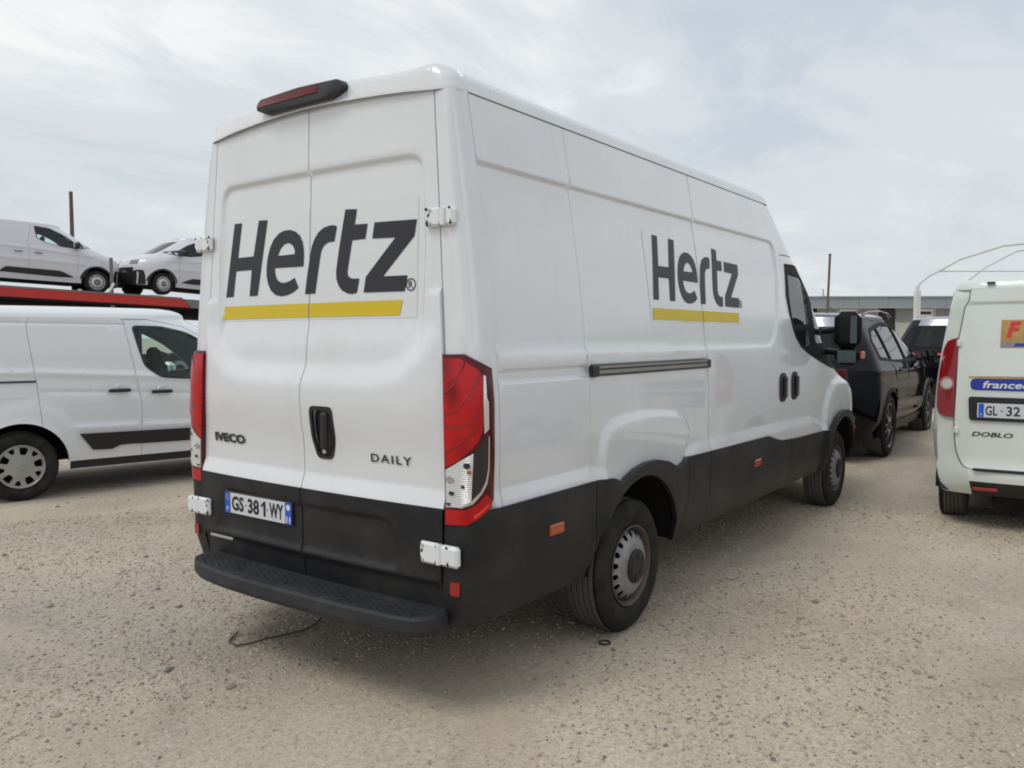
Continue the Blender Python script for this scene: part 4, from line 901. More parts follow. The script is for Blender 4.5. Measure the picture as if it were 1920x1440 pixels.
# ================================================================ THE GROUND
def gz(x, y=0):
    x = np.logaddexp(0, (np.minimum(np.asarray(x, float), 30)-5.0)*3)/3; return .16*(1-np.exp(-x/3.2))+.012*x
def gnoise(X, Y):
    o = np.zeros(X.shape)
    for k in range(14):
        a = rng.uniform(0, 2*math.pi); f = 2*math.pi/rng.uniform(.35, 2.6); o += np.sin(f*(X*math.cos(a)+Y*math.sin(a))+rng.uniform(0, 6.3))*(.35/f)
    return o*.020
def axis(a0, a1, near0, near1, st):
    g = list(np.arange(near0, near1, st)); d = st; x = near1
    while x < a1: g.append(x); d *= 1.25; x += d
    g.append(a1); d = st; x = near0
    while x > a0: d *= 1.25; x -= d; g.append(max(x, a0))
    return np.unique(np.array(g))
gx_ = axis(-900, 1500, -3.5, 8, .06); gy_ = axis(-900, 1500, -4.5, 4.5, .06)
GX, GY = np.meshgrid(gx_, gy_, indexing='ij')
near = np.exp(-np.clip(np.hypot(GX-1, GY+1)-9, 0, None)/3)
GZ = gz(GX)+gnoise(GX, GY)*near
for c in ((1.36, -.88), (1.36, .88), (5.315, -.88), (5.315, .88)): GZ -= (GZ)*np.exp(-((GX-c[0])**2+(GY-c[1])**2)/.12)
PXY = np.stack([GX.ravel(), GY.ravel()], 1); TRK = np.zeros(len(PXY))
wob = gnoise(GX, GY).ravel()*4
for line in ([(-3.0, 1.2), (-1.6, 1.9), (0, 2.4), (2.5, 2.7), (6, 2.6), (12, 2.2)], [(-3.2, 2.7), (-1.8, 3.4), (0, 3.9), (2.5, 4.3), (6, 4.2), (12, 3.8)], [(-1.4, -3.4), (-.3, -2.45), (1.0, -1.95), (3.0, -1.75), (6, -1.3), (12, -1.6)],
             [(-.2, -4.2), (.9, -3.7), (2.4, -3.35), (4.5, -3.2), (7, -3.3), (12, -3.4)], [(-2.6, -1.0), (-1.2, -.55), (-.6, .6), (-.7, 2.6), (-1.6, 5)], [(-2.0, -2.2), (-.9, -1.75), (0.2, -1.7), (1.2, -2.1), (2.6, -3.0), (4, -5)]):
    d_ = pdist(PXY, line)
    TRK = np.maximum(TRK, sm((.17+wob*.5-d_)/.09)*(.55+.45*np.sin(PXY[:, 0]*1.3+PXY[:, 1])))
    GZ += (-.005*np.exp(-(d_/.11)**2)+.004*np.exp(-((d_-.19)/.06)**2)).reshape(GX.shape)*near
TRK = np.clip(TRK, 0, 1)
nx, ny = GX.shape
me = bpy.data.meshes.new('gravel_ground')
V = np.stack([GX, GY, GZ], -1).reshape(-1, 3)
I = np.arange(nx*ny).reshape(nx, ny)
Fq = np.stack([I[:-1, :-1], I[1:, :-1], I[1:, 1:], I[:-1, 1:]], -1).reshape(-1, 4)
me.from_pydata(V.tolist(), [], Fq.tolist()); me.polygons.foreach_set('use_smooth', [True]*len(me.polygons))
at = me.attributes.new('compaction', 'FLOAT', 'POINT'); at.data.foreach_set('value', TRK.astype(np.float32))
gm = bpy.data.materials.new('compacted_gravel'); gm.use_nodes = True
nt = gm.node_tree; nb = nt.nodes; nl = nt.links; pb = nb['Principled BSDF']; pb.inputs['Roughness'].default_value = .95; pb.inputs['Specular IOR Level'].default_value = .15
def N(t, **k):
    n = nb.new(t)
    for a, v in k.items():
        if a in n.inputs.keys(): n.inputs[a].default_value = v
        else: setattr(n, a, v)
    return n
tcg = N('ShaderNodeTexCoord')
def gn(scale, detail=6, rough=.6, dist=0.0):
    n = N('ShaderNodeTexNoise', Scale=scale, Detail=detail, Roughness=rough, Distortion=dist); nl.new(tcg.outputs['Object'], n.inputs['Vector']); return n.outputs['Fac']
def gramp(fac, stops):
    r_ = N('ShaderNodeValToRGB'); nl.new(fac, r_.inputs[0]); el = r_.color_ramp.elements
    el[0].position, el[0].color = stops[0][0], tuple(stops[0][1])+(1,); el[1].position, el[1].color = stops[-1][0], tuple(stops[-1][1])+(1,)
    for p_, c in stops[1:-1]: q = el.new(p_); q.color = tuple(c)+(1,)
    return r_.outputs[0]
def gmix(a, b, f, mode='MIX'):
    m_ = N('ShaderNodeMixRGB', blend_type=mode)
    for i, v in ((0, f), (1, a), (2, b)):
        if isinstance(v, (int, float)): m_.inputs[i].default_value = v
        elif isinstance(v, tuple): m_.inputs[i].default_value = v+(1,)
        else: nl.new(v, m_.inputs[i])
    return m_.outputs[0]
base = gramp(gn(.55, 7, .62, .6), [(.34, (.415, .366, .294)), (.52, (.495, .442, .366)), (.68, (.555, .502, .423))])
grain = gramp(gn(34, 8, .85), [(.33, (.42, .39, .36)), (.47, (.95, .94, .92)), (.64, (1.30, 1.28, 1.24))])
c1 = gmix(base, grain, .85, 'MULTIPLY')
vor = N('ShaderNodeTexVoronoi', Scale=34.0, Randomness=1.0); nl.new(tcg.outputs['Object'], vor.inputs['Vector'])
stone = gramp(vor.outputs['Distance'], [(.10, (1, 1, 1)), (.24, (0, 0, 0))])
sepc = N('ShaderNodeSeparateColor'); nl.new(vor.outputs['Color'], sepc.inputs[0])
pick = gramp(sepc.outputs[0], [(.80, (0, 0, 0)), (.84, (1, 1, 1))])
stc = gramp(sepc.outputs[1], [(.0, (.10, .09, .095)), (.3, (.24, .21, .19)), (.6, (.50, .44, .36)), (1.0, (.62, .56, .48))])
c2 = gmix(c1, stc, gmix(stone, pick, 1.0, 'MULTIPLY'))
vor2 = N('ShaderNodeTexVoronoi', Scale=85.0); nl.new(tcg.outputs['Object'], vor2.inputs['Vector'])
sep2 = N('ShaderNodeSeparateColor'); nl.new(vor2.outputs['Color'], sep2.inputs[0])
st2 = gramp(sep2.outputs[1], [(.0, (.20, .17, .15)), (.35, (.42, .36, .29)), (1.0, (.62, .56, .47))])
c3 = gmix(c2, st2, gmix(gramp(vor2.outputs['Distance'], [(.15, (1, 1, 1)), (.42, (0, 0, 0))]), gramp(sep2.outputs[0], [(.35, (0, 0, 0)), (.45, (.8, .8, .8))]), 1.0, 'MULTIPLY'))
damp = gramp(gn(.9, 5, .6, 1.2), [(.56, (0, 0, 0)), (.70, (.45, .45, .45))])
c4 = gmix(c3, (.34, .285, .22), damp)
dust = gramp(gn(.75, 5, .55, .8), [(.55, (0, 0, 0)), (.68, (.7, .7, .7))])
c4 = gmix(c4, gmix((.46, .40, .325), grain, .25, 'MULTIPLY'), dust)
atn = N('ShaderNodeAttribute', attribute_name='compaction')
c4 = gmix(c4, gmix((.52, .45, .365), grain, .25, 'MULTIPLY'), gmix(atn.outputs['Fac'], gramp(gn(2.2, 6, .65), [(.32, (.25, .25, .25)), (.55, (.95, .95, .95))]), 1.0, 'MULTIPLY'))
c4 = gmix(c4, gramp(gn(.28, 4, .55), [(.38, (.86, .86, .90)), (.62, (1.10, 1.06, 1.0))]), 1.0, 'MULTIPLY')
nl.new(c4, pb.inputs['Base Color'])
hsum = N('ShaderNodeMath', operation='ADD'); nl.new(gn(30, 8, .8), hsum.inputs[0])
hm = N('ShaderNodeMath', operation='MULTIPLY_ADD'); nl.new(vor2.outputs['Distance'], hm.inputs[0]); hm.inputs[1].default_value = -.5; nl.new(hsum.outputs[0], hm.inputs[2]); nl.new(gmix((0, 0, 0), (.8, .8, .8), stone), hsum.inputs[1])
bmp = N('ShaderNodeBump', Strength=.6, Distance=.010); nl.new(hm.outputs[0], bmp.inputs['Height']); nl.new(bmp.outputs[0], pb.inputs['Normal'])
g = link('gravel_ground', me, gm); tag(g, kind='structure')
# loose stones
def icos():
    t = (1+5**.5)/2
    V = np.array([(-1, t, 0), (1, t, 0), (-1, -t, 0), (1, -t, 0), (0, -1, t), (0, 1, t), (0, -1, -t), (0, 1, -t), (t, 0, -1), (t, 0, 1), (-t, 0, -1), (-t, 0, 1)])/math.hypot(1, t)
    F = np.array([(0, 11, 5), (0, 5, 1), (0, 1, 7), (0, 7, 10), (0, 10, 11), (1, 5, 9), (5, 11, 4), (11, 10, 2), (10, 7, 6), (7, 1, 8), (3, 9, 4), (3, 4, 2), (3, 2, 6), (3, 6, 8), (3, 8, 9), (4, 9, 5), (2, 4, 11), (6, 2, 10), (8, 6, 7), (9, 8, 1)])
    return V, F
IV, IF = icos()
def interp_ground(x, y):
    ix = np.clip(np.searchsorted(gx_, x)-1, 0, nx-2); iy = np.clip(np.searchsorted(gy_, y)-1, 0, ny-2)
    tx = (x-gx_[ix])/(gx_[ix+1]-gx_[ix]); ty = (y-gy_[iy])/(gy_[iy+1]-gy_[iy])
    return (GZ[ix, iy]*(1-tx)*(1-ty)+GZ[ix+1, iy]*tx*(1-ty)+GZ[ix, iy+1]*(1-tx)*ty+GZ[ix+1, iy+1]*tx*ty)
def stones(name, n, s0, s1, mats_, dmax):
    th = rng.uniform(CY-.75, CY+.75, n*2); d = dmax*np.sqrt(rng.uniform(.006, 1, n*2)); 
    x = -2.44+d*np.cos(th); y = -3.0+d*np.sin(th)
    k_ = (np.sin(x*1.7+1.3*np.sin(y*.9))+np.sin(y*2.1-x*.8)+np.sin(x*.6+y*3.3)*.7+rng.normal(0, .8, n*2)) > -.35
    x, y = x[k_][:n], y[k_][:n]; n = len(x)
    s = s0*(s1/s0)**(rng.uniform(0, 1, n)**2.6)
    z = interp_ground(x, y)
    a = rng.uniform(0, 6.28, n); sc = np.stack([s*rng.uniform(.8, 1.3, n), s*rng.uniform(.7, 1.1, n), s*rng.uniform(.45, .75, n)], 1)
    V = IV[None]*(1+rng.uniform(-.22, .22, (n, 12, 1)))*sc[:, None]
    ca, sa = np.cos(a)[:, None], np.sin(a)[:, None]
    W = np.stack([V[..., 0]*ca-V[..., 1]*sa+x[:, None], V[..., 0]*sa+V[..., 1]*ca+y[:, None], V[..., 2]+(z+sc[:, 2]*.25)[:, None]], -1).reshape(-1, 3)
    F = (IF[None]+12*np.arange(n)[:, None, None]).reshape(-1, 3)
    me = bpy.data.meshes.new(name); me.from_pydata(W.tolist(), [], F.tolist())
    for m_ in mats_: me.materials.append(m_)
    me.polygons.foreach_set('material_index', np.repeat(rng.integers(0, len(mats_), n), 20).astype(np.int32)); me.update()
    o = bpy.data.objects.new(name, me); col.objects.link(o); return tag(o, kind='stuff')
SM = [mat('stone_a', (.42, .355, .27), .9), mat('stone_b', (.50, .435, .345), .9), mat('stone_c', (.30, .25, .20), .9), mat('stone_d', (.20, .18, .17), .9), mat('stone_e', (.56, .50, .42), .9), mat('stone_f', (.36, .29, .21), .9), mat('stone_g', (.45, .39, .31), .9)]
tag(stones('gravel_stones', 75000, .003, .0105, SM, 8.0), 'loose beige and grey gravel stones strewn over the lot', 'gravel')
tag(stones('scattered_pebbles', 900, .007, .024, SM[2:4]+SM[:1]+SM[5:6], 9), 'larger dark pebbles lying on the gravel', 'pebbles')

# ================================================================ GENERIC VEHICLE
def carbody(rt, S, sp):
    """flank with window holes, door regions and gaps; front, rear and roof shells; wheels, interior, underbody"""
    P = sp['paint']; zs = sp['zs']; zb_ = sp['zb']; st = sp.get('step', .10)
    def disp(Q):
        d = np.zeros(len(Q))
        for ln, w, h in sp.get('creases', ()): d += h*np.exp(-(pdist(Q, ln)/w)**2)
        for pl, w, h in sp.get('bumps', ()): d += h*sm(-sdf(Q, pl)/w)
        for pl, (z0, k, mx_) in sp.get('lips', ()): pass
        for (cx_, cz, r_) in sp['arches']: d += sp.get('flare', .012)*np.exp(-np.clip(np.hypot(Q[:, 0]-cx_, Q[:, 1]-cz)-r_, 0, 9)/.05)
        return d
    fl = lambda Q, off: S.flank(Q, off+disp(Q))
    fz = zrows(S, zb_, zs-.002, True, .07); rz = zrows(S, zb_, zs-.002, False, .07)
    fb = [(float(S.xb(z, True)), float(z)) for z in fz]; rb = [(float(S.xb(z, False)), float(z)) for z in rz[::-1]]
    b = []
    for (cx_, cz, r_) in sp['arches']:
        a1 = math.asin(np.clip((zb_-cz)/r_, -1, 1)); b += [(cx_+r_*math.cos(a), cz+r_*math.sin(a)) for a in np.linspace(math.pi-a1, a1, 25)]
    outline = b+fb+rb
    outline = [q for i, q in enumerate(outline) if i == 0 or math.hypot(q[0]-outline[i-1][0], q[1]-outline[i-1][1]) > .004]
    x0 = float(S.XR(.6)); x1 = float(S.XF(.6))
    wins = sp.get('windows', ())
    ex = []
    for ln, w, h in sp.get('creases', ()): ex += [tuple(v) for k in (-2.2, -1.4, -.9, -.45, 0, .45, .9, 1.4, 2.2) for v in offline(dens(ln, .05), k*w)]
    out_ = surf(fl, outline, np.arange(x0, x1, st), np.arange(zb_, zs, st*.7), holes=[w for w, g_ in wins], regions=sp.get('regions', ()), grooves=sp.get('grooves', ()), extra=ex, mats=P, parent=rt, mirror=True, names=(sp.get('bodyname', 'body'),), res=st, rim=.03)
    for w, g_ in wins: surf(lambda Q, off: fl(Q, off-.008), [tuple((np.array(q)-np.mean(w, 0))*1.03+np.mean(w, 0)) for q in w], np.arange(x0, x1, .2), np.arange(.8, zs, .15), mats=g_, parent=rt, mirror=True, names=('window_pane',), res=.1, rim=0)
    for nm, pl, m_, off_ in sp.get('trims', ()):
        surf(lambda Q, off: fl(Q, off+off_), pl, np.arange(x0, x1, .12), np.arange(.2, zs, .1), holes=[w for w, g_ in wins if sdf(np.array([np.mean(w, 0)]), pl)[0] < 0], mats=m_, parent=rt, mirror=True, names=(nm,), res=.05, rim=.012)
    shell(S, zb_, zs-.002, True, sp['fcell'], rt, sp.get('sstep', .07), sp.get('nq', 20), keys=sp.get('fkeys', ()))
    shell(S, zb_, zs-.002, False, sp['rcell'], rt, sp.get('sstep', .07), sp.get('nq', 20), keys=sp.get('rkeys', ()))
    hc = sp['hc']
    pl = plan(S, zs-.002); hw = float(S.H(zs))
    roof(pl, lambda Q: np.full(len(Q), zs-.002), lambda Q: zs+hc-sp.get('crown', .02)*(np.abs(Q[:, 1])/hw)**2-sp.get('arch_roof', 0)*((Q[:, 0]-sp['rx'])/2)**2, sp.get('r0', .10), sp.get('roofm', P), rt)
    for (cx_, cz, r_) in sp['arches']:
        for sgn in (-1, 1):
            V = []; F = []; n = 14; yw = float(S.H(.6))-.01
            for k in range(n+1):
                t = math.asin(max(-.9, (zb_+.01-cz)/r_)); t = t+(math.pi-2*t)*k/n
                for yy in (yw, yw-.32): V.append((cx_+(r_+.01)*math.cos(t), sgn*yy, cz+(r_+.01)*math.sin(t)))
            F = [(2*k, 2*k+1, 2*k+3, 2*k+2) for k in range(n)]; V.append((cx_, sgn*(yw-.32), cz)); F += [(2*k+1, 2*k+3, len(V)-1) for k in range(n)]
            mk('wheel_well', V, F, DARK, rt)
    for (wx, tw, r_, w_, rr) in sp['wheels']:
        for sgn in (-1, 1): wheel(rt, wx, sgn*(tw-w_/2), r_, r_, w_, rr, sgn, sp['wstyle'], sp['wmat'], detail=sp.get('wdetail', False), capm=sp.get('capm'))
    L = x1-x0; W_ = float(S.H(.7))
    MB().box(((x0+x1)/2, 0, zb_+.06), (L-.5, 2*W_-.55, .14)).build('underbody', DARK, rt, False)
    MB().tube([(sp['wheels'][0][0], -W_+.15, sp['wheels'][0][2]), (sp['wheels'][0][0], W_-.15, sp['wheels'][0][2])], .04, 8).build('axle', DARK, rt)
    zi = sp['zbelt']-.05; a0, a1 = sp['cabin']
    MB().box(((a0+a1)/2, 0, zb_+.30), (a1-a0, 2*W_-.16, .30)).build('cabin_floor', INTER, rt, False)
    MB().box((a1+.12, 0, zi-.10), (.36, 2*W_-.2, .24), bev=.06).build('dashboard', INTER, rt)
    for sx in sp['seats']:
        for y in (-.38, .38): MB().box((sx+.12, y, zi-.30), (.5, .48, .2), bev=.06).box((sx-.14, y, zi-.02), (.14, .46, .50), bev=.05).box((sx-.16, y, zi+.30), (.10, .24, .16), bev=.04).build('seat', SEATF, rt)
    if 'bulk' in sp: MB().box((sp['bulk'], 0, (zb_+zs)/2), (.03, 2*W_-.3, zs-zb_-.15)).build('bulkhead', INTER, rt, False)
    return fl, out_
def mirror_part(rt, x, y, z, m1, s=1.0):
    for sgn in (-1, 1):
        o = MB().box((x, sgn*(y+.14*s), z), (.13*s, .20*s, .15*s), bev=.045*s).build('door_mirror', m1, rt)
        MB().box((x-.068*s, sgn*(y+.14*s), z), (.004, .16*s, .11*s), bev=.01).build('mirror_glass', MATS['mirror_glass'], o)
        MB().box((x+.01, sgn*(y+.02*s), z-.05*s), (.07*s, .10*s, .05*s), bev=.015).build('mirror_arm', BLACK, o)
def mirrored(o):   # same part on the other side of the vehicle
    me = o.data.copy()
    import bmesh
    bm = bmesh.new(); bm.from_mesh(me)
    for v in bm.verts: v.co.y = -v.co.y
    bmesh.ops.reverse_faces(bm, faces=bm.faces); bm.to_mesh(me); bm.free()
    c = o.copy(); c.data = me; col.objects.link(c); return c
cs_, sn_ = math.cos, math.sin
# ---------------------------------------------------------------- small white van on the left
pz = R(-13); P0 = Vector((1.003, 5.323, 0))
TX = .80        # rear axle from the tail
rt = root('small_panel_van', (P0.x-TX*cs_(pz)-(.90)*sn_(pz)*1, P0.y-TX*sn_(pz)+(.90)*cs_(pz), 0), pz, 'white small panel van with silver hubcap and black side strip, parked at the left edge', 'small van')
HT = [(.30, .86), (.5, .895), (.8, .905), (1.0, .90), (1.2, .875), (1.45, .845), (1.70, .80), (1.76, .785)]
ST = Shape(HT, [(.25, .02), (.5, -.02), (1.1, .0), (1.5, .05), (1.76, .12)], [(.3, 4.36), (.6, 4.40), (.80, 4.38), (.98, 4.20), (1.06, 3.95), (1.14, 3.62), (1.25, 3.42), (1.45, 3.12), (1.66, 2.78), (1.76, 2.55)], .35, 2.6, .75, 2.3, .04, .04)
t2 = lambda pts: [(x+TX, z) for x, z in pts]
WIN = roundpoly(t2([(1.06, 1.665), (1.35, 1.660), (1.62, 1.60), (1.86, 1.47), (2.08, 1.30), (2.22, 1.16), (1.90, 1.125), (1.56, 1.130), (1.31, 1.150), (1.16, 1.265), (1.105, 1.47)]), .05, 3)
SD = roundpoly(t2([(.190, .70), (.155, 1.14), (.112, 1.50), (.097, 1.68), (.143, 1.815), (.82, 1.815), (.972, 1.74), (1.055, 1.22), (1.108, .85), (1.094, .30), (.12, .30)]), .04, 3)
SD = [(q[0], min(q[1], 1.765)) for q in SD]
FD = t2([(1.094, .30), (1.108, .85), (1.055, 1.22), (.972, 1.74), (1.20, 1.742), (1.60, 1.67), (1.90, 1.50), (2.30, 1.16), (2.27, .9), (2.22, .55), (2.18, .30)])
def tf(z, q):
    if 1.16 < z < 1.66 and abs(q) < .92: return ('windscreen', GLASS)
    if z < .42: return ('front_bumper', BLACK)
    if .70 < z < .92 and abs(q) > .60: return ('headlight', CLEARL)
    if .62 < z < .86 and abs(q) < .5: return ('grille', BLACK)
    return ('bonnet', PAINT2)
def tr_(z, q):
    if z < .48: return ('rear_bumper', BLACK)
    if .95 < z < 1.5 and abs(q) > .86: return ('tail_light', REDL)
    return ('rear_door', PAINT2)
sp = dict(paint=PAINT2, zs=1.76, zb=.34, hc=.125, crown=.03, r0=.30, rx=1.2, arch_roof=.025, step=.07, sstep=.06, bodyname='body', arches=[(TX+.0, .33, .415), (TX+2.66, .33, .40)], flare=.020,
     windows=[(WIN, GLASS)], regions=[('sliding_door', SD, PAINT2), ('front_door', FD, PAINT2), ('front_fender', t2([(2.18, .2), (2.22, .55), (2.27, .9), (2.30, 1.16), (1.90, 1.8), (4.5, 1.8), (4.5, .2)]), PAINT2)], grooves=[(SD+SD[:1], .005, .012), (FD[3:]+FD[:1], .005, .012), (t2([(1.0, 1.742), (1.2, 1.742)]), .004, .01), (t2([(-.6, 1.706), (.98, 1.689)]), .012, .007)],
     creases=[(t2([(-.6, 1.24), (.17, 1.22), (.8, 1.183), (1.6, 1.13), (2.4, 1.08)]), .03, .014), (t2([(.2, 1.035), (1.1, .99), (2.2, .93)]), .02, -.009), (t2([(.5, .665), (1.1, .655), (2.1, .62)]), .03, .016)],
     bumps=[(t2([(-.55, .30), (-.48, .70), (-.2, .92), (.08, .98), (.25, .93), (.42, .80), (.52, .62), (.50, .30)]), .09, .020), (t2([(2.1, .3), (2.15, .75), (2.35, .95), (2.66, 1.0), (3.1, .95), (3.3, .3)]), .1, .02)],
     trims=[('side_strip', t2([(.511, .606), (1.535, .590), (2.10, .575), (2.10, .45), (1.184, .462), (.96, .468), (.885, .465), (.805, .430), (.63, .437)]), BLACK, .022),
            ('window_frame', [tuple((np.array(q)-np.mean(WIN, 0))*np.array([1.035, 1.06])+np.mean(WIN, 0)) for q in WIN], GLOSSB, .004),
            ('slide_rail', t2([(-.62, 1.150), (.150, 1.146), (.150, 1.128), (-.62, 1.132)]), mat('rail_dark', (.03, .03, .05), .4), .012),
            ('fuel_flap', roundpoly(t2([(-.30, 1.10), (.085, 1.095), (.085, .982), (-.30, .985)]), .04, 3), PAINT2, .003),
            ('sill_trim', t2([(.43, .352), (2.22, .352), (2.22, .26), (.43, .26)]), BLACK, -.012)],
     fcell=tf, rcell=tr_, fkeys=(.42, .62, .7, .86, .92, 1.16, 1.66), rkeys=(.48, .95, 1.5), wheels=[(TX, .905, .330, .205, .205), (TX+2.66, .905, .330, .205, .205)], wstyle='cap', wmat=(ALLOY, STEEL), wdetail=True, zbelt=1.12, cabin=(1.9, 3.4), seats=(2.35,), bulk=1.95)
fl, po = carbody(rt, ST, sp)
for nm_, hx in (('sliding_door', .888), ('front_door', 1.30)):
    for sgn, par in ((-1, 0), (1, 1)):
        pr = [o for o in po[nm_]]; pr = [o for o in pr if o.data.vertices[0].co.y*sgn > 0][0]
        zh = 1.022 if hx < 1 else .995
        b = MB().box((hx+TX, sgn*(.905+.028), zh), (.215, .032, .036), bev=.012); h = b.build('door_handle', BLACK, pr)
        MB().lathe([(.055, 0), (.05, sgn*.006), (.02, sgn*.004), (.001, sgn*.003)], (hx+TX+.01, sgn*.903, zh+.012), 20).build('handle_cup', PAINT2, h)
mirror_part(rt, TX+2.02, .93, 1.17, PAINT2)

# ---------------------------------------------------------------- small vans on the transporter, the estate cars and the tailgate van share the same builder
def small_van(name, loc, rz, pitch, label, group, paint, lampbar=False):
    r_ = root(name, loc, rz, label, 'small van', group, pitch)
    Hb = [(.25, .85), (.5, .905), (.8, .92), (1.05, .905), (1.25, .88), (1.6, .80), (1.75, .755)]
    Sb = Shape(Hb, [(.25, .03), (.5, -.01), (1.1, .0), (1.5, .05), (1.75, .12)], [(.25, 4.22), (.5, 4.22), (.75, 4.24), (.95, 4.19), (1.06, 4.05), (1.15, 3.80), (1.25, 3.55), (1.45, 3.22), (1.62, 2.95), (1.75, 2.70)], .4, 2.6, .85, 2.3, .04, .05)
    W1 = roundpoly([(2.00, 1.67), (2.36, 1.65), (2.64, 1.53), (2.86, 1.39), (3.02, 1.27), (2.88, 1.20), (2.62, 1.21), (2.28, 1.27), (2.06, 1.37)], .04, 2)
    FR = [tuple((np.array(q)-np.array([2.5, 1.38]))*np.array([1.10, 1.10])+np.array([2.52, 1.38])) for q in W1]; FR = [(x, z-.0) for x, z in FR]
    FR = [(x+(.30*min(1, max(0, (x-2.80)/.25)) if z < 1.32 else 0), z) for x, z in FR]
    def f_(z, q):
        if 1.20 < z < 1.66 and abs(q) < .90: return ('windscreen', GLASS)
        if z < .66: return ('front_bumper', BLACK)
        if .84 < z < .98 and abs(q) > .50: return ('headlight', SHUT)
        if .66 < z < .76 and abs(q) < .8: return ('grille', BLACK)
        return ('bonnet', paint)
    def b_(z, q):
        if z < .55: return ('rear_bumper', BLACK)
        if .9 < z < 1.4 and abs(q) > .86: return ('tail_light', REDL)
        return ('rear_door', paint)
    seam = [(1.85, .3), (1.87, .9), (1.84, 1.3), (1.90, 1.70)]; seam2 = [(3.0, .3), (3.03, .8), (2.98, 1.15)]; seam3 = [(.98, .66), (.95, 1.1), (1.0, 1.70)]
    sp = dict(paint=paint, zs=1.75, zb=.26, hc=.09, crown=.03, r0=.16, rx=1.5, arch_roof=.03, step=.12, arches=[(.72, .32, .39), (3.505, .32, .39)], flare=.02, windows=[(W1, GLASS)],
         regions=[('front_fender', [(3.0, .2), (3.03, .8), (2.98, 1.15), (2.7, 1.8), (4.6, 1.8), (4.6, .2)], paint), ('front_door', [(1.85, .2), (1.87, .9), (1.84, 1.3), (1.90, 1.8), (2.6, 1.8), (2.98, 1.15), (3.03, .8), (3.0, .2)], paint), ('side_door', [(.98, .2), (.95, 1.1), (1.0, 1.8), (1.90, 1.8), (1.84, 1.3), (1.87, .9), (1.85, .2)], paint)],
         grooves=[(seam, .007, .012), (seam2, .007, .012), (seam3, .007, .012)], creases=[([(.2, .82), (1.8, .80), (3.2, .78)], .05, .012), ([(.2, 1.14), (1.9, 1.10), (3.4, 1.0)], .04, .014)],
         trims=[('bumper_corner', roundpoly([(3.93, .27), (3.96, .52), (4.0, .68), (4.4, .68), (4.4, .27)], .03, 2), BLACK, .006), ('side_cladding', roundpoly([(1.18, .42), (1.34, .56), (2.6, .55), (2.95, .40), (2.6, .385)], .04, 2), BLACK, .02), ('window_frame', FR, GLOSSB, .005)]+[('arch_trim', circ((c, .32), .435, 8, 172, 16)+circ((c, .32), .39, 172, 8, 16), BLACK, .014) for c in (.72, 3.505)],
         fcell=f_, rcell=b_, fkeys=(.66, .76, .84, .98, 1.20, 1.66), rkeys=(.55, .9, 1.4), wheels=[(.72, .90, .32, .20, .20), (3.505, .90, .32, .20, .20)], wstyle='steel', wmat=(SILVERW, SILVERW), capm=STEEL, zbelt=1.15, cabin=(1.9, 3.3), seats=(2.4,), bulk=1.88)
    fl_, po_ = carbody(r_, Sb, sp)
    for x in (1.62, 2.08):
        for sgn in (-1, 1): MB().box((x, sgn*.935, .98), (.19, .03, .035), bev=.012).build('door_handle', SHUT, r_)
    mirror_part(r_, 2.98, .90, 1.26, BLACK, 1.15)
    pass
    return r_
T0 = Vector((8.99, 19.62, 0)); tz = R(-15); tilt = math.atan(.043)
dirv = Vector((cs_(tz), sn_(tz), 0)); lat = Vector((-sn_(tz), cs_(tz), 0))
def tloc(x, y, z): return T0+dirv*x+lat*y+Vector((0, 0, z))
# deck plane height at local x
dz = lambda x: 2.80-.043*x
VA = tloc(.03-3.505, .92, dz(.03-3.505)-.035)
va = small_van('transported_van', VA, tz, tilt, 'white small van on the transporter deck with front pointing right, mint light in its window', 'small white vans on the car transporter', PAINT3)
xb_ = 1.82+3.505
hb2 = tz+math.pi+R(15)
VB = tloc(1.78, 0, dz(1.78)-.085)-Vector((cs_(hb2), sn_(hb2), 0))*3.505-Vector((-sn_(hb2), cs_(hb2), 0))*.92
vb = small_van('transported_van', VB, hb2, -tilt, 'white small van on the transporter deck showing its black front bumper and headlight, facing left', 'small white vans on the car transporter', PAINT3)
tr = root('car_transporter', tloc(0, .92, 0), tz, 'red and grey car transporter trailer carrying two small white vans behind the left van', 'car transporter')
def prismx(pts, y0, y1):   # side profile (x,z) given width
    n = len(pts); V = [(x, y0, z) for x, z in pts]+[(x, y1, z) for x, z in pts]
    return V, [tuple(range(n)), tuple(range(n, 2*n))[::-1]]+[((k+1) % n, k, n+k, n+(k+1) % n) for k in range(n)]
for y in (-1.18, 1.06):
    V, F = prismx([(-8, dz(-8)+.02-.30), (2.45, dz(2.45)-.27), (2.24, dz(2.24)-.035), (-8, dz(-8)-.035)], y, y+.12)
    mk('side_beam', V, F, RED, tr, False)
    for yy, th in ((y-.012, .03),):
        V, F = prismx([(-8, dz(-8)-.035), (2.24, dz(2.24)-.035), (2.22, dz(2.22)+.01), (-8, dz(-8)+.01)], yy, yy+.144); mk('beam_cap', V, F, GREYS, tr, False)
        V, F = prismx([(-8, dz(-8)-.36), (2.5, dz(2.5)-.33), (2.45, dz(2.45)-.27), (-8, dz(-8)-.28)], yy, yy+.144); mk('beam_flange', V, F, DARK, tr, False)
    V, F = prismx([(2.47, dz(2.4)-.28), (2.26, dz(2.24)-.03), (4.9, dz(4.9)-.02), (4.9, dz(4.9)-.28)], y+.01, y+.11); mk('rear_ramp_beam', V, F, GREYS, tr, False)
for i in range(24):
    x = -7.7+i*.53
    V, F = prismx([(x, dz(x)-.06), (x+.50, dz(x+.50)-.06), (x+.50, dz(x+.50)-.035), (x, dz(x)-.035)], -1.07, 1.07); mk('deck_plate', V, F, GREYS, tr, False)
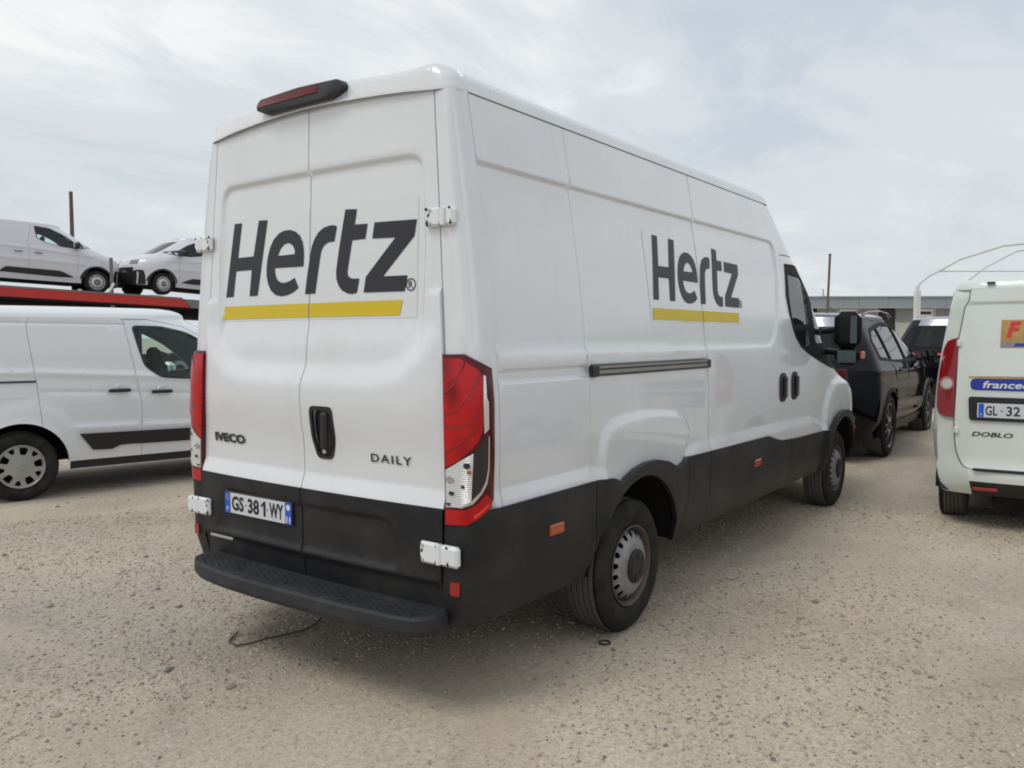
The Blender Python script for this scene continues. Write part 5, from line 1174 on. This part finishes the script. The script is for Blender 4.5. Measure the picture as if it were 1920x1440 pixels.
for x in (-7.5, -4.2, .36, 4.6):
    for y in (-1.12, 1.12):
        if x == .36: MB().box((x, y, dz(x)+.46), (.08, .06, 1.02)).build('deck_post', GREYS, tr, False)
        MB().box((x, y, (dz(x)-.3)/2+.45), (.10, .10, dz(x)-1.2)).build('support_post', GREYS, tr, False)
for (x, w_, y) in ((-.42, .10, -1.0), (1.52, .34, -1.02)): MB().box((x, y, dz(x)+.015), (w_, .12, .07), bev=.015).build('wheel_chock', TUBEW, tr)
MB().tube([(.26, -1.20, dz(0)+.0), (.40, -1.20, dz(0)+.26)], .035, 8).build('ratchet_bar', TUBEW, tr)
V, F = prismx([(-8, dz(-8)-.62), (4.6, dz(4.6)-.55), (4.6, dz(4.6)-.34), (-8, dz(-8)-.37)], -1.05, 1.05); mk('lower_deck_frame', V, F, DARK, tr, False)
MB().box((-1.5, 0, .95), (12.5, 2.1, .22)).build('lower_chassis', DARK, tr, False)
MB().box((2.6, -1.0, 2.25), (1.8, .1, .12)).build('ramp_arm', mat('olive_paint', (.14, .16, .06), .7), tr, False)
for x in (.8, 2.1):
    for sgn in (-1, 1): wheel(tr, x, sgn*1.05, .50+float(gz(9))*1.0, .48, .28, .28, sgn, 'steel', (STEEL, DULLSTEEL))

# ---------------------------------------------------------------- dark crossovers
def crossover(name, loc, rz, label, group, paint, roofp, s=1.0, lightbar=False, roofm=None):
    r_ = root(name, loc, rz, label, 'suv', group); r_.scale = (s, s, s)
    Hs = [(.22, .80), (.4, .88), (.6, .915), (.85, .925), (1.03, .905), (1.13, .865), (1.36, .76), (1.53, .67), (1.60, .64)]
    Ss = Shape(Hs, [(.22, .14), (.45, .02), (.7, .0), (1.03, .02), (1.10, .04), (1.32, .08), (1.51, .12), (1.60, .20)], [(.22, 4.36), (.5, 4.45), (.78, 4.45), (.98, 4.30), (1.07, 3.95), (1.13, 3.50), (1.18, 3.30), (1.36, 2.98), (1.52, 2.60), (1.60, 2.28)], .42, 2.8, .8, 2.3, .04, .04)
    Wf = roundpoly([(1.98, 1.50), (2.30, 1.46), (2.60, 1.34), (2.93, 1.15), (2.85, 1.11), (1.98, 1.10)], .03, 2)
    Wr = roundpoly([(1.08, 1.47), (1.40, 1.51), (1.91, 1.51), (1.91, 1.10), (1.12, 1.11)], .03, 2)
    Wq = roundpoly([(.55, 1.34), (.70, 1.43), (1.02, 1.47), (1.06, 1.12), (.60, 1.15)], .03, 2)
    HX = [(.50, 1.12), (.48, 1.34), (.66, 1.47), (1.06, 1.52), (1.45, 1.555), (2.1, 1.55), (2.45, 1.48), (2.78, 1.31), (3.12, 1.11), (2.9, 1.075), (1.5, 1.07)]
    def f_(z, q):
        if 1.17 < z < 1.52 and abs(q) < .90: return ('windscreen', GLASSD)
        if z < .40: return ('front_bumper', BLACK)
        if .70 < z < .82 and abs(q) > .55: return ('headlight', CLEARL)
        return ('bonnet', paint)
    def b_(z, q):
        if 1.12 < z < 1.49 and abs(q) < .88: return ('rear_window', GLASSD)
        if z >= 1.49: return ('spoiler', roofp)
        if z < .44: return ('rear_bumper', BLACK)
        if .92 < z < 1.03 and abs(q) > .50: return ('tail_light', REDD)
        if lightbar and .96 < z < 1.0: return ('light_bar', REDB)
        return ('tailgate', paint)
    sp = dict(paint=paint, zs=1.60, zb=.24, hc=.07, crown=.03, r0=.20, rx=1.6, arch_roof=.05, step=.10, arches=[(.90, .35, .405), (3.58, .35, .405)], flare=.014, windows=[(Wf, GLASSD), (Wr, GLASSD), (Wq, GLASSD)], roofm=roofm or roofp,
         regions=[('rear_door', [(1.05, .3), (1.25, .85), (1.04, 1.07), (1.94, 1.07), (1.94, .3)], paint), ('front_door', [(1.94, .3), (1.94, 1.07), (3.05, 1.07), (3.05, .3)], paint), ('front_fender', [(3.05, .1), (3.05, 1.07), (2.9, 1.12), (3.1, 1.8), (4.6, 1.8), (4.6, .1)], paint)],
         grooves=[([(1.94, .30), (1.94, 1.08)], .006, .012), ([(1.30, .45), (1.25, .85), (1.05, 1.07)], .006, .012), ([(3.05, .3), (3.08, 1.06)], .006, .012)], creases=[([(.2, 1.0), (1.5, .97), (3.6, .97)], .03, .016), ([(1.4, .52), (2.9, .48)], .05, -.02)],
         trims=[('window_surround', HX, MATTEB, .004), ('sill_trim', [(1.33, .36), (3.16, .36), (3.16, .24), (1.33, .24)], BLACK, .01)]+[('arch_trim', circ((c, .35), .445, 8, 172, 16)+circ((c, .35), .405, 172, 8, 16), MATTEB, .006) for c in (.90, 3.58)],
         fcell=f_, rcell=b_, fkeys=(.4, .7, .82, 1.17, 1.52), rkeys=(.44, .92, .96, 1.0, 1.03, 1.12, 1.49), nq=26, sstep=.05, wheels=[(.90, .915, .36, .235, .255), (3.58, .915, .36, .235, .255)], wstyle='spokes', wmat=(mat('dark_alloy', (.09, .09, .10), .3, .8), STEEL), zbelt=1.08, cabin=(.8, 3.3), seats=(1.35, 2.3), wdetail=True)
    fl_, po_ = carbody(r_, Ss, sp)
    for sgn in (-1, 1):
        MB().tube([(.75, sgn*.62, 1.62), (1.0, sgn*.63, 1.665), (1.6, sgn*.635, 1.685), (2.1, sgn*.625, 1.665), (2.35, sgn*.61, 1.62)], .014, 8).build('roof_rail', GLOSSB, r_)
        for x in (1.42, 2.42): MB().box((x, sgn*.928, .98), (.20, .03, .03), bev=.01).build('door_handle', paint, r_)
        for k in range(1): MB().box((.10, sgn*.55, .40), (.10, .34, .045), bev=.012).build('rear_reflector', REDREF, r_)
        MB().box((.15, sgn*.52, .30), (.16, .30, .10), bev=.02).build('bumper_vent', GREYS, r_)
    MB().lathe([(.03, 0), (.012, .03), (.002, .04)], (.95, 0, 1.66), 12, 'z').build('roof_antenna', BLACK, r_)
    mirror_part(r_, 2.92, .86, 1.14, MATTEB, .98)
    return r_
# rear right wheel of the near one stands at (8.40, -0.86)
crossover('crossover', (7.96-.90*1.04, -.944+.93*1.04, float(gz(8.0))), R(.8), 'glossy black crossover with roof rails and open side view, just ahead of the large van', 'crossovers parked ahead of the van', BLACKP, SKYSHEENP, 1.03, False, ROOFD)
crossover('crossover', (13.7, -.62, float(gz(14))-.0), R(0), 'dark crossover seen from behind with red light bar, beyond the nearer black one', 'crossovers parked ahead of the van', BLACKP, SKYSHEENP, 1.0, True)

# ---------------------------------------------------------------- cream tall van at the right edge
dz_ = R(4); dl = Vector((-sn_(dz_), cs_(dz_), 0)); O = Vector((4.864, -2.1688, 0))
DY = .603
dv = root('tailgate_van', O-dl*DY, dz_, 'cream white van seen from behind at the right edge, with blue and gold rental stickers', 'van')
HD = [(.28, .85), (.42, .885), (.56, .915), (.75, .935), (1.0, .928), (1.2, .915), (1.45, .888), (1.68, .858), (1.84, .832), (1.935, .800)]
SDb = Shape(HD, [(.24, .09), (.36, -.03), (.49, -.04), (.55, .0), (1.2, .02), (1.935, .10)], [(.3, 4.2), (.6, 4.3), (.85, 4.25), (1.05, 3.9), (1.15, 3.5), (1.5, 3.1), (1.75, 2.75), (1.935, 2.5)], .20, 3.2, .8, 2.3, .025, .02)
def df(z, q):
    if 1.2 < z < 1.72 and abs(q) < .9: return ('windscreen', GLASS)
    return ('bonnet', PAINT4)
def db(z, q):
    if z < .415: return ('lower_bumper', BLACK)
    if z < .505: return ('rear_bumper', PAINT4)
    return ('rear_panel', PAINT4)
sp = dict(paint=PAINT4, zs=1.935, zb=.30, hc=.085, crown=.015, r0=.10, rx=1.6, arch_roof=.0, step=.10, sstep=.04, nq=40, arches=[(.66, .33, .40), (3.5, .33, .40)], flare=.015, fcell=df, rcell=db, rkeys=(.415, .505, .509), fkeys=(1.2, 1.72),
     grooves=[([(1.0, .6), (1.0, 1.84)], .005, .01), ([(1.9, .4), (1.9, 1.84)], .005, .01)], wheels=[(.66, .895, .325, .205, .2), (3.5, .895, .325, .205, .2)], wstyle='steel', wmat=(STEEL, STEEL), wdetail=True, zbelt=1.2, cabin=(2, 3.4), seats=(2.5,), trims=[('lower_cladding', [(.24, .40), (.10, .40), (.10, .31), (.24, .31)], BLACK, .006)])
fl, po = carbody(dv, SDb, sp)
yo_ = DY     # traced offsets are measured from the plate side; shift to the body centre line
def dface(P, off): return SDb.face(P, np.asarray(off)*1.0, False)
f2 = lambda pts: [(y+yo_, z) for y, z in pts]
DL = f2([(-.603, .511), (.04, .511), (.075, .522), (.10, .54), (.125, .58), (.147, .65), (.158, .72), (.168, .861), (.160, 1.20), (.155, 1.532), (.133, 1.683), (.119, 1.785), (.090, 1.838), (.083, 1.925), (-.603, 1.925)])
DL = [(max(y, .004), z) for y, z in DL]
def dpanel(P, off): return dface(P, np.asarray(off)+.010+.014*sm((P[:, 1]-1.80)/.03))
pl1 = roundpoly([q for q in DL], .01, 1)
dlp = surf(dpanel, pl1, np.arange(.0, .8, .05), np.unique(np.concatenate([np.arange(.55, 1.9, .05), np.arange(1.79, 1.84, .008)])), mats=PAINT4, parent=dv, names=('rear_door',), res=.04, rim=.012, flip=True)['rear_door'][0]
pl2 = [(-y, z) for y, z in pl1][::-1]
drp = surf(dpanel, pl2, np.arange(-.8, 0, .05), np.unique(np.concatenate([np.arange(.55, 1.9, .05), np.arange(1.79, 1.84, .008)])), mats=PAINT4, parent=dv, names=('rear_door',), res=.04, rim=.012, flip=True)['rear_door'][0]
# groove line round the door
def strip(nm, line, w, off, m_, par, closed=False):
    L = np.array(dens(line, .03, closed)); t = np.gradient(L, axis=0); t /= np.linalg.norm(t, axis=1)[:, None]; n = np.stack([-t[:, 1], t[:, 0]], 1)*w/2
    A = dface(L+n, off); B = dface(L-n, off); k = len(L)
    return mk(nm, np.vstack([A, B]), [(i, i+1, k+i+1, k+i) for i in range(k-1)], m_, par)
edge = [q for q in pl1 if q[0] > .02]
strip('door_seal', [(y+.004, z) for y, z in edge], .007, .004, BLACK, dv)
strip('door_seal', [(-(y+.004), z) for y, z in edge], .007, .004, BLACK, dv)
strip('centre_seal', [(0, .52), (0, 1.89)], .010, .0105, BLACK, dv)
TLd = f2([(.169, .906), (.171, 1.156), (.160, 1.40), (.157, 1.546)])
TLo = [(.236, 1.520), (.268, 1.455), (.290, 1.30), (.303, 1.12), (.305, .99), (.290, .935), (.25, .915)]
tp = roundpoly(TLd[::1]+f2(TLo), .015, 2)
RG = lambda c, r0_, r1_: None
for sgn in (1, -1):
    def fd(P, off, o2=.014, sgn=sgn):
        Q = dface(P, np.asarray(off)+o2); Q[:, 1] *= sgn; return Q
    tlb = surf(lambda P, off: fd(P, off), tp, np.arange(.75, .95, .04), np.arange(.9, 1.6, .05), mats=REDM, parent=dv, names=('tail_light',), res=.04, rim=.02, flip=(sgn > 0))['tail_light'][0]
    cc = (.232+yo_, 1.178)
    surf(lambda P, off: fd(P, off, .022), circ(cc, .056, n=24), [0], [0], holes=[circ(cc, .042, n=24)], mats=mat('pink_ring', (.45, .12, .10), .3, 0, .5), parent=tlb, names=('lamp_ring',), res=.03, rim=.01, flip=(sgn > 0))
    surf(lambda P, off: fd(P, off, .020), circ(cc, .041, n=24), [cc[0]], [cc[1]], mats=CLEARL, parent=tlb, names=('reverse_lens',), res=.03, rim=.004, flip=(sgn > 0))
    par = dlp if sgn > 0 else drp
    for z0 in (1.50, .81): 
        q = dface(np.array([[.152+yo_, z0]]), .02)[0]; MB().box((q[0], sgn*q[1], z0), (.03, .035, .055), bev=.008).build('door_hinge', PAINT4, par)
PLF = roundpoly(f2([(-.56, 1.080), (.075, 1.080), (.064, .895), (-.56, .895)]), .025, 3)
pf_ = surf(lambda P, off: dpanel(P, np.asarray(off)+.018), PLF, np.arange(.05, .7, .06), np.arange(.9, 1.1, .06), mats=BLACK, parent=dlp, names=('plate_frame',), res=.05, rim=.03, flip=True)['plate_frame'][0]
xq = lambda y, z, o: float(dpanel(np.array([[y+yo_, z]]), np.array([o]))[0][0])
xpl = min(xq(.0, 1.0, .021), xq(-.5, 1.0, .021))
np2 = MB().box((xpl, -.256+yo_, .978), (.006, .53, .112), bev=.002).build('number_plate', PLATEW, dlp)
flat('blue_band', .000+yo_, -.036+yo_, .926, 1.030, PLATEB, np2, xpl-.0035)
rtext('plate_characters', 'GL', -.046+yo_, -.128+yo_, .940, 1.014, PLATEK, np2, xpl-.0038, bold=.02)
rtext('plate_characters', '32', -.186+yo_, -.278+yo_, .940, 1.014, PLATEK, np2, xpl-.0038, bold=.02)
flat('plate_characters', -.150+yo_, -.164+yo_, .973, .981, PLATEK, np2, xpl-.0038)
rtext('country_letter', 'F', -.013+yo_, -.025+yo_, .936, .954, WHITEINK, np2, xpl-.0038)
rdt = lambda nm, s, y0, y1, z0, z1, m_, o, **k: text(nm, s, (y1+yo_, y0+yo_, z0, z1), lambda P: dpanel(np.stack([y0+y1+2*yo_-P[:, 0], P[:, 1]], 1), np.full(len(P), o)), m_, dlp, **k)
rdt('model_badge', 'DOBLO', .045, -.236, .770, .806, BADGE, .004, bold=.02, shear=.25)
def dst(nm, pts, m_, o, par=None): return surf(lambda P, off: dpanel(P, o), f2(pts), np.arange(.0, .7, .06), np.arange(1.1, 1.7, .06), mats=m_, parent=par or dlp, names=(nm,), res=.04, rim=0, flip=True)[nm][0]
gs = dst('gold_sticker', [(.077, 1.240), (-.59, 1.250), (-.59, 1.122), (.077, 1.122)], PAINT4, .002)
dst('gold_sticker', [(.077, 1.240), (-.59, 1.250), (-.59, 1.232), (.077, 1.222)], GOLD, .003)
dst('blue_sticker', roundpoly([(.064, 1.222), (-.585, 1.230), (-.585, 1.131), (.064, 1.131)], .042, 5), BLUEST, .004)
rdt('sticker_lettering', 'francecars', -.022, -.46, 1.150, 1.206, WHITEINK, .006, bold=.02, shear=.2)
dst('gold_sticker', [(-.134, 1.681), (-.56, 1.681), (-.56, 1.466), (-.130, 1.466)], GOLD, .003)
dst('grey_sticker', [(-.145, 1.506), (-.55, 1.506), (-.55, 1.472), (-.142, 1.472)], GREYST, .004)
dst('blue_sticker', [(-.23, 1.499), (-.55, 1.499), (-.55, 1.476), (-.22, 1.476)], BLUEST, .005)
rdt('sticker_lettering', 'F', -.168, -.265, 1.545, 1.668, REDF, .006, bold=.05, shear=.25)
rdt('sticker_lettering', 'R', -.280, -.38, 1.545, 1.668, REDF, .006, bold=.05, shear=.25)
MB().box((-.035, .0, .512), (.02, 1.26, .022), bev=.004).build('bumper_step', BLACK, dv)
for sgn in (1, -1): MB().box((-.020, sgn*(-.06+yo_), .358), (.02, .17, .026), bev=.005).build('rear_reflector', REDREF, dv)
MB().box((.12, .55, 1.975), (.05, .06, .012), bev=.004).build('roof_antenna_base', BLACK, dv)
MB().box((.30, .25, .30), (.5, .5, .12), bev=.03).build('spare_wheel_tray', DARK, dv)

# two more of the parked row, right of the frame: they stand in the reflections on the large van's side
small_van('row_van', (4.9, -5.6, float(gz(5))), R(3), 0, 'pale small van parked next to the cream van, beyond the right edge of the picture', 'vans parked in the row on the right', PAINT3)
crossover('crossover', (5.2, -8.4, float(gz(5))), R(2), 'dark crossover parked two places right of the cream van, beyond the right edge', 'crossovers parked ahead of the van', BLACKP, SKYSHEENP, 1.0, False, ROOFD)

# ---------------------------------------------------------------- white tubular hoops behind the cream van
def pt(px, py, D):   # camera ray, used only to note where things were measured
    d = _f+_r*((px-960)/1531.24)-_u*((py-720)/1531.24); return Vector((-2.4401, -2.9997, 1.5545))+d*D
rr_ = Vector((_r.x, _r.y, 0)).normalized(); ff_ = Vector((_f.x, _f.y, 0)).normalized()
def hoop(c, xs):   # frame standing square to the row; xs = (across, height)
    return [c+rr_*a+Vector((0, 0, h)) for a, h in xs]
c0 = pt(1718, 632, 20); c0.z = float(gz(c0.x))
hb = root('hoop_frame', c0, math.atan2(rr_.y, rr_.x), 'white tubular hoop frame on a thick white post standing behind the cream van', 'hoop frame')
z0_ = c0.z
def hl(name, pts, r_, n=8): return MB().tube([(a, b, h-z0_) for a, b, h in pts], r_, n).build(name, TUBEW, hb)
MB().box((0, 0, (2.66-z0_)/2), (.115, .115, 2.66-z0_)).build('post', TUBEW, hb, False)
hl('post_socket', [(0, 0, 2.60), (0, 0, 2.78)], .045)
A1 = [(0, 2.72), (.05, 2.84), (.26, 3.02), (.48, 3.13), (1.0, 3.42), (2.05, 3.75), (3.1, 3.86), (4.2, 3.86), (5.2, 3.76), (6.25, 3.42), (6.8, 3.13), (7.02, 3.02), (7.23, 2.84), (7.28, 2.72)]
hl('hoop', [(a, 0, h) for a, h in A1], .028)
hl('tie_bar', [(.48, 0, 3.14), (6.8, 0, 3.14)], .017)
MB().box((7.28, 0, (2.66-z0_)/2), (.115, .115, 2.66-z0_)).build('post', TUBEW, hb, False)
hl('hoop', [(a+2.68, 3.2, h+.14) for a, h in [(0, 2.68), (.35, 3.01), (.83, 3.38), (1.66, 3.81), (2.4, 3.93), (3.6, 3.98), (4.9, 3.93), (5.6, 3.81), (6.45, 3.38), (6.93, 3.01), (7.28, 2.68)]], .028)
hl('tie_bar', [(.30+2.68, 3.2, 3.12), (6.95+2.68, 3.2, 3.24)], .017)
for a in (2.68, 9.96): MB().box((a, 3.2, (2.8-z0_)/2), (.115, .115, 2.8-z0_)).build('post', TUBEW, hb, False)
# ---------------------------------------------------------------- long low depot building
D0 = 58.0
bc = pt(1500, 632, D0); bc.z = float(gz(40))
bld = root('depot_building', bc, math.atan2(rr_.y, rr_.x), 'long low cream building with grey roof band, white bays and shuttered openings beyond the cars', 'building')
pxm = D0/1531.24
hh = lambda py: 1.5545+(632-py)*pxm-bc.z
xx = lambda px: (px-1500)*pxm
zT, zB1, zB2 = hh(557), hh(577), hh(600)
def bb(name, x0, x1, y0, y1, z0, z1, m_, par=bld): return MB().box(((x0+x1)/2, (y0+y1)/2, (z0+z1)/2), (x1-x0, y1-y0, z1-z0)).build(name, m_, par, False)
bb('wall', -14, 34, .25, 12, 0, zB1-.05, CONC)
for k in range(24): bb('roof_panel', -14.4+k*2.05, -14.4+k*2.05+2.03, -.25+.01*(k % 3), .35, zB1-.02, zT-.12+.012*((k*7) % 5), SLATE)
bb('parapet_cap', -14.4, 34.4, -.32, .40, zT-.10, zT, mat('cap_grey', (.30, .32, .34), .7))
bb('roof_slab', -14, 34, .3, 12.2, zB1-.3, zB1-.04, SLATE)
i = 0
for k in range(-2, 9):
    x = xx(1575)+k*(xx(1722)-xx(1575))
    w1 = bb('white_bay', x, x+1.02, .10, .35, 0, zB1-.16, CONCW)
    bb('bay_lintel', x-.04, x+1.06, .06, .30, zB1-.30, zB1-.14, CONCW, w1)
    bb('bay_slot', x+.12, x+.90, .06, .30, hh(590.5), hh(586), mat('slot_black', (.02, .02, .02), .8), w1)
    for j, (dx, w_) in enumerate(((-1.95, 1.2), (1.35, 1.30), (4.05, 1.35))):
        if dx < 0 and k > -2: continue
        pts = roundpoly([(x+dx, hh(604)), (x+dx, zB1-.18), (x+dx+w_, zB1-.18), (x+dx+w_, hh(604))], .22, 3)
        V, F = prismx(pts, .17, .30); mk('shutter_panel', V, F, SHUT, bld, False)
    bb('dark_opening', x+2.78, x+3.98, .19, .30, 0, zB1-.10, mat('opening_dark', (.035, .03, .03), .9))
# ---------------------------------------------------------------- poles
q = pt(1549, 632, 30); q.z = float(gz(q.x)); h = 1.5545+151*30/1531.24
po1 = root('rusty_mast', q, math.atan2(rr_.y, rr_.x), 'thin rusty mast with a bracket standing before the low building', 'mast')
zt = h-q.z
MB().tube([(0, 0, 0), (.02, 0, zt*.45)], .070, 10).build('lower_tube', RUST, po1)
MB().tube([(.02, 0, zt*.45), (.08, 0, zt)], .042, 10).build('upper_tube', mat('grey_rust', (.13, .10, .09), .8), po1)
MB().tube([(.06, 0, zt*.62), (-.13, 0, zt*.64), (-.15, 0, zt*.70)], .018, 6).build('bracket', GREYS, po1)
MB().lathe([(.05, 0), (.05, .05), (.001, .06)], (.08, 0, zt), 10, 'z').build('top_cap', BLACK, po1)
MB().box((.14, 0, zt*.52), (.08, .06, .12)).build('junction_box', GREYS, po1)
q = pt(141.5, 632, 36); q.z = float(gz(q.x)); h = 1.5545+271*36/1531.24
po2 = root('wooden_pole', q, 0, 'brown wooden pole rising behind the vans on the transporter', 'pole')
MB().tube([(0, 0, 0), (.0, 0, h-q.z)], [.11, .075], 12).build('pole_shaft', WOOD, po2)
rd = Vector((rr_.x, rr_.y, 0))
MB().tube([(0, 0, h-q.z-2.3), (rd.x*.22, rd.y*.22, h-q.z-2.35), (rd.x*.24, rd.y*.24, h-q.z-2.25)], .03, 6).build('pole_bracket', GREYS, po2)
# ---------------------------------------------------------------- small things on the ground
def gp(x, y, dz_=0): return (x, y, float(interp_ground(np.array([x]), np.array([y]))[0])+dz_)
cb = MB().tube([(.62, .50, .36), (.60, .50, .22), (.56, .49, .10)]+[gp(.50, .475, .012), gp(.42, .425, .010), gp(.33, .40, .010), gp(.22, .43, .010), gp(.13, .46, .010), gp(.03, .475, .010), gp(-.02, .50, .010), gp(-.01, .58, .010), gp(.05, .63, .010), gp(.10, .66, .012)], .005, 8).build('loose_cable', CABLE, None)
tag(cb, 'thin brown cable trailing onto the gravel below the rear step', 'cable')
rg = MB(); c = gp(1.113, -.97, .006); rg.tube([(c[0]+.028*math.cos(t), c[1]+.028*math.sin(t), c[2]) for t in np.linspace(0, 2*math.pi, 17)[:-1]], .0045, 6, closed=True)
tag(rg.build('washer_ring', BLACK, None), 'small dark ring lying on the gravel beside the rear wheel', 'ring')
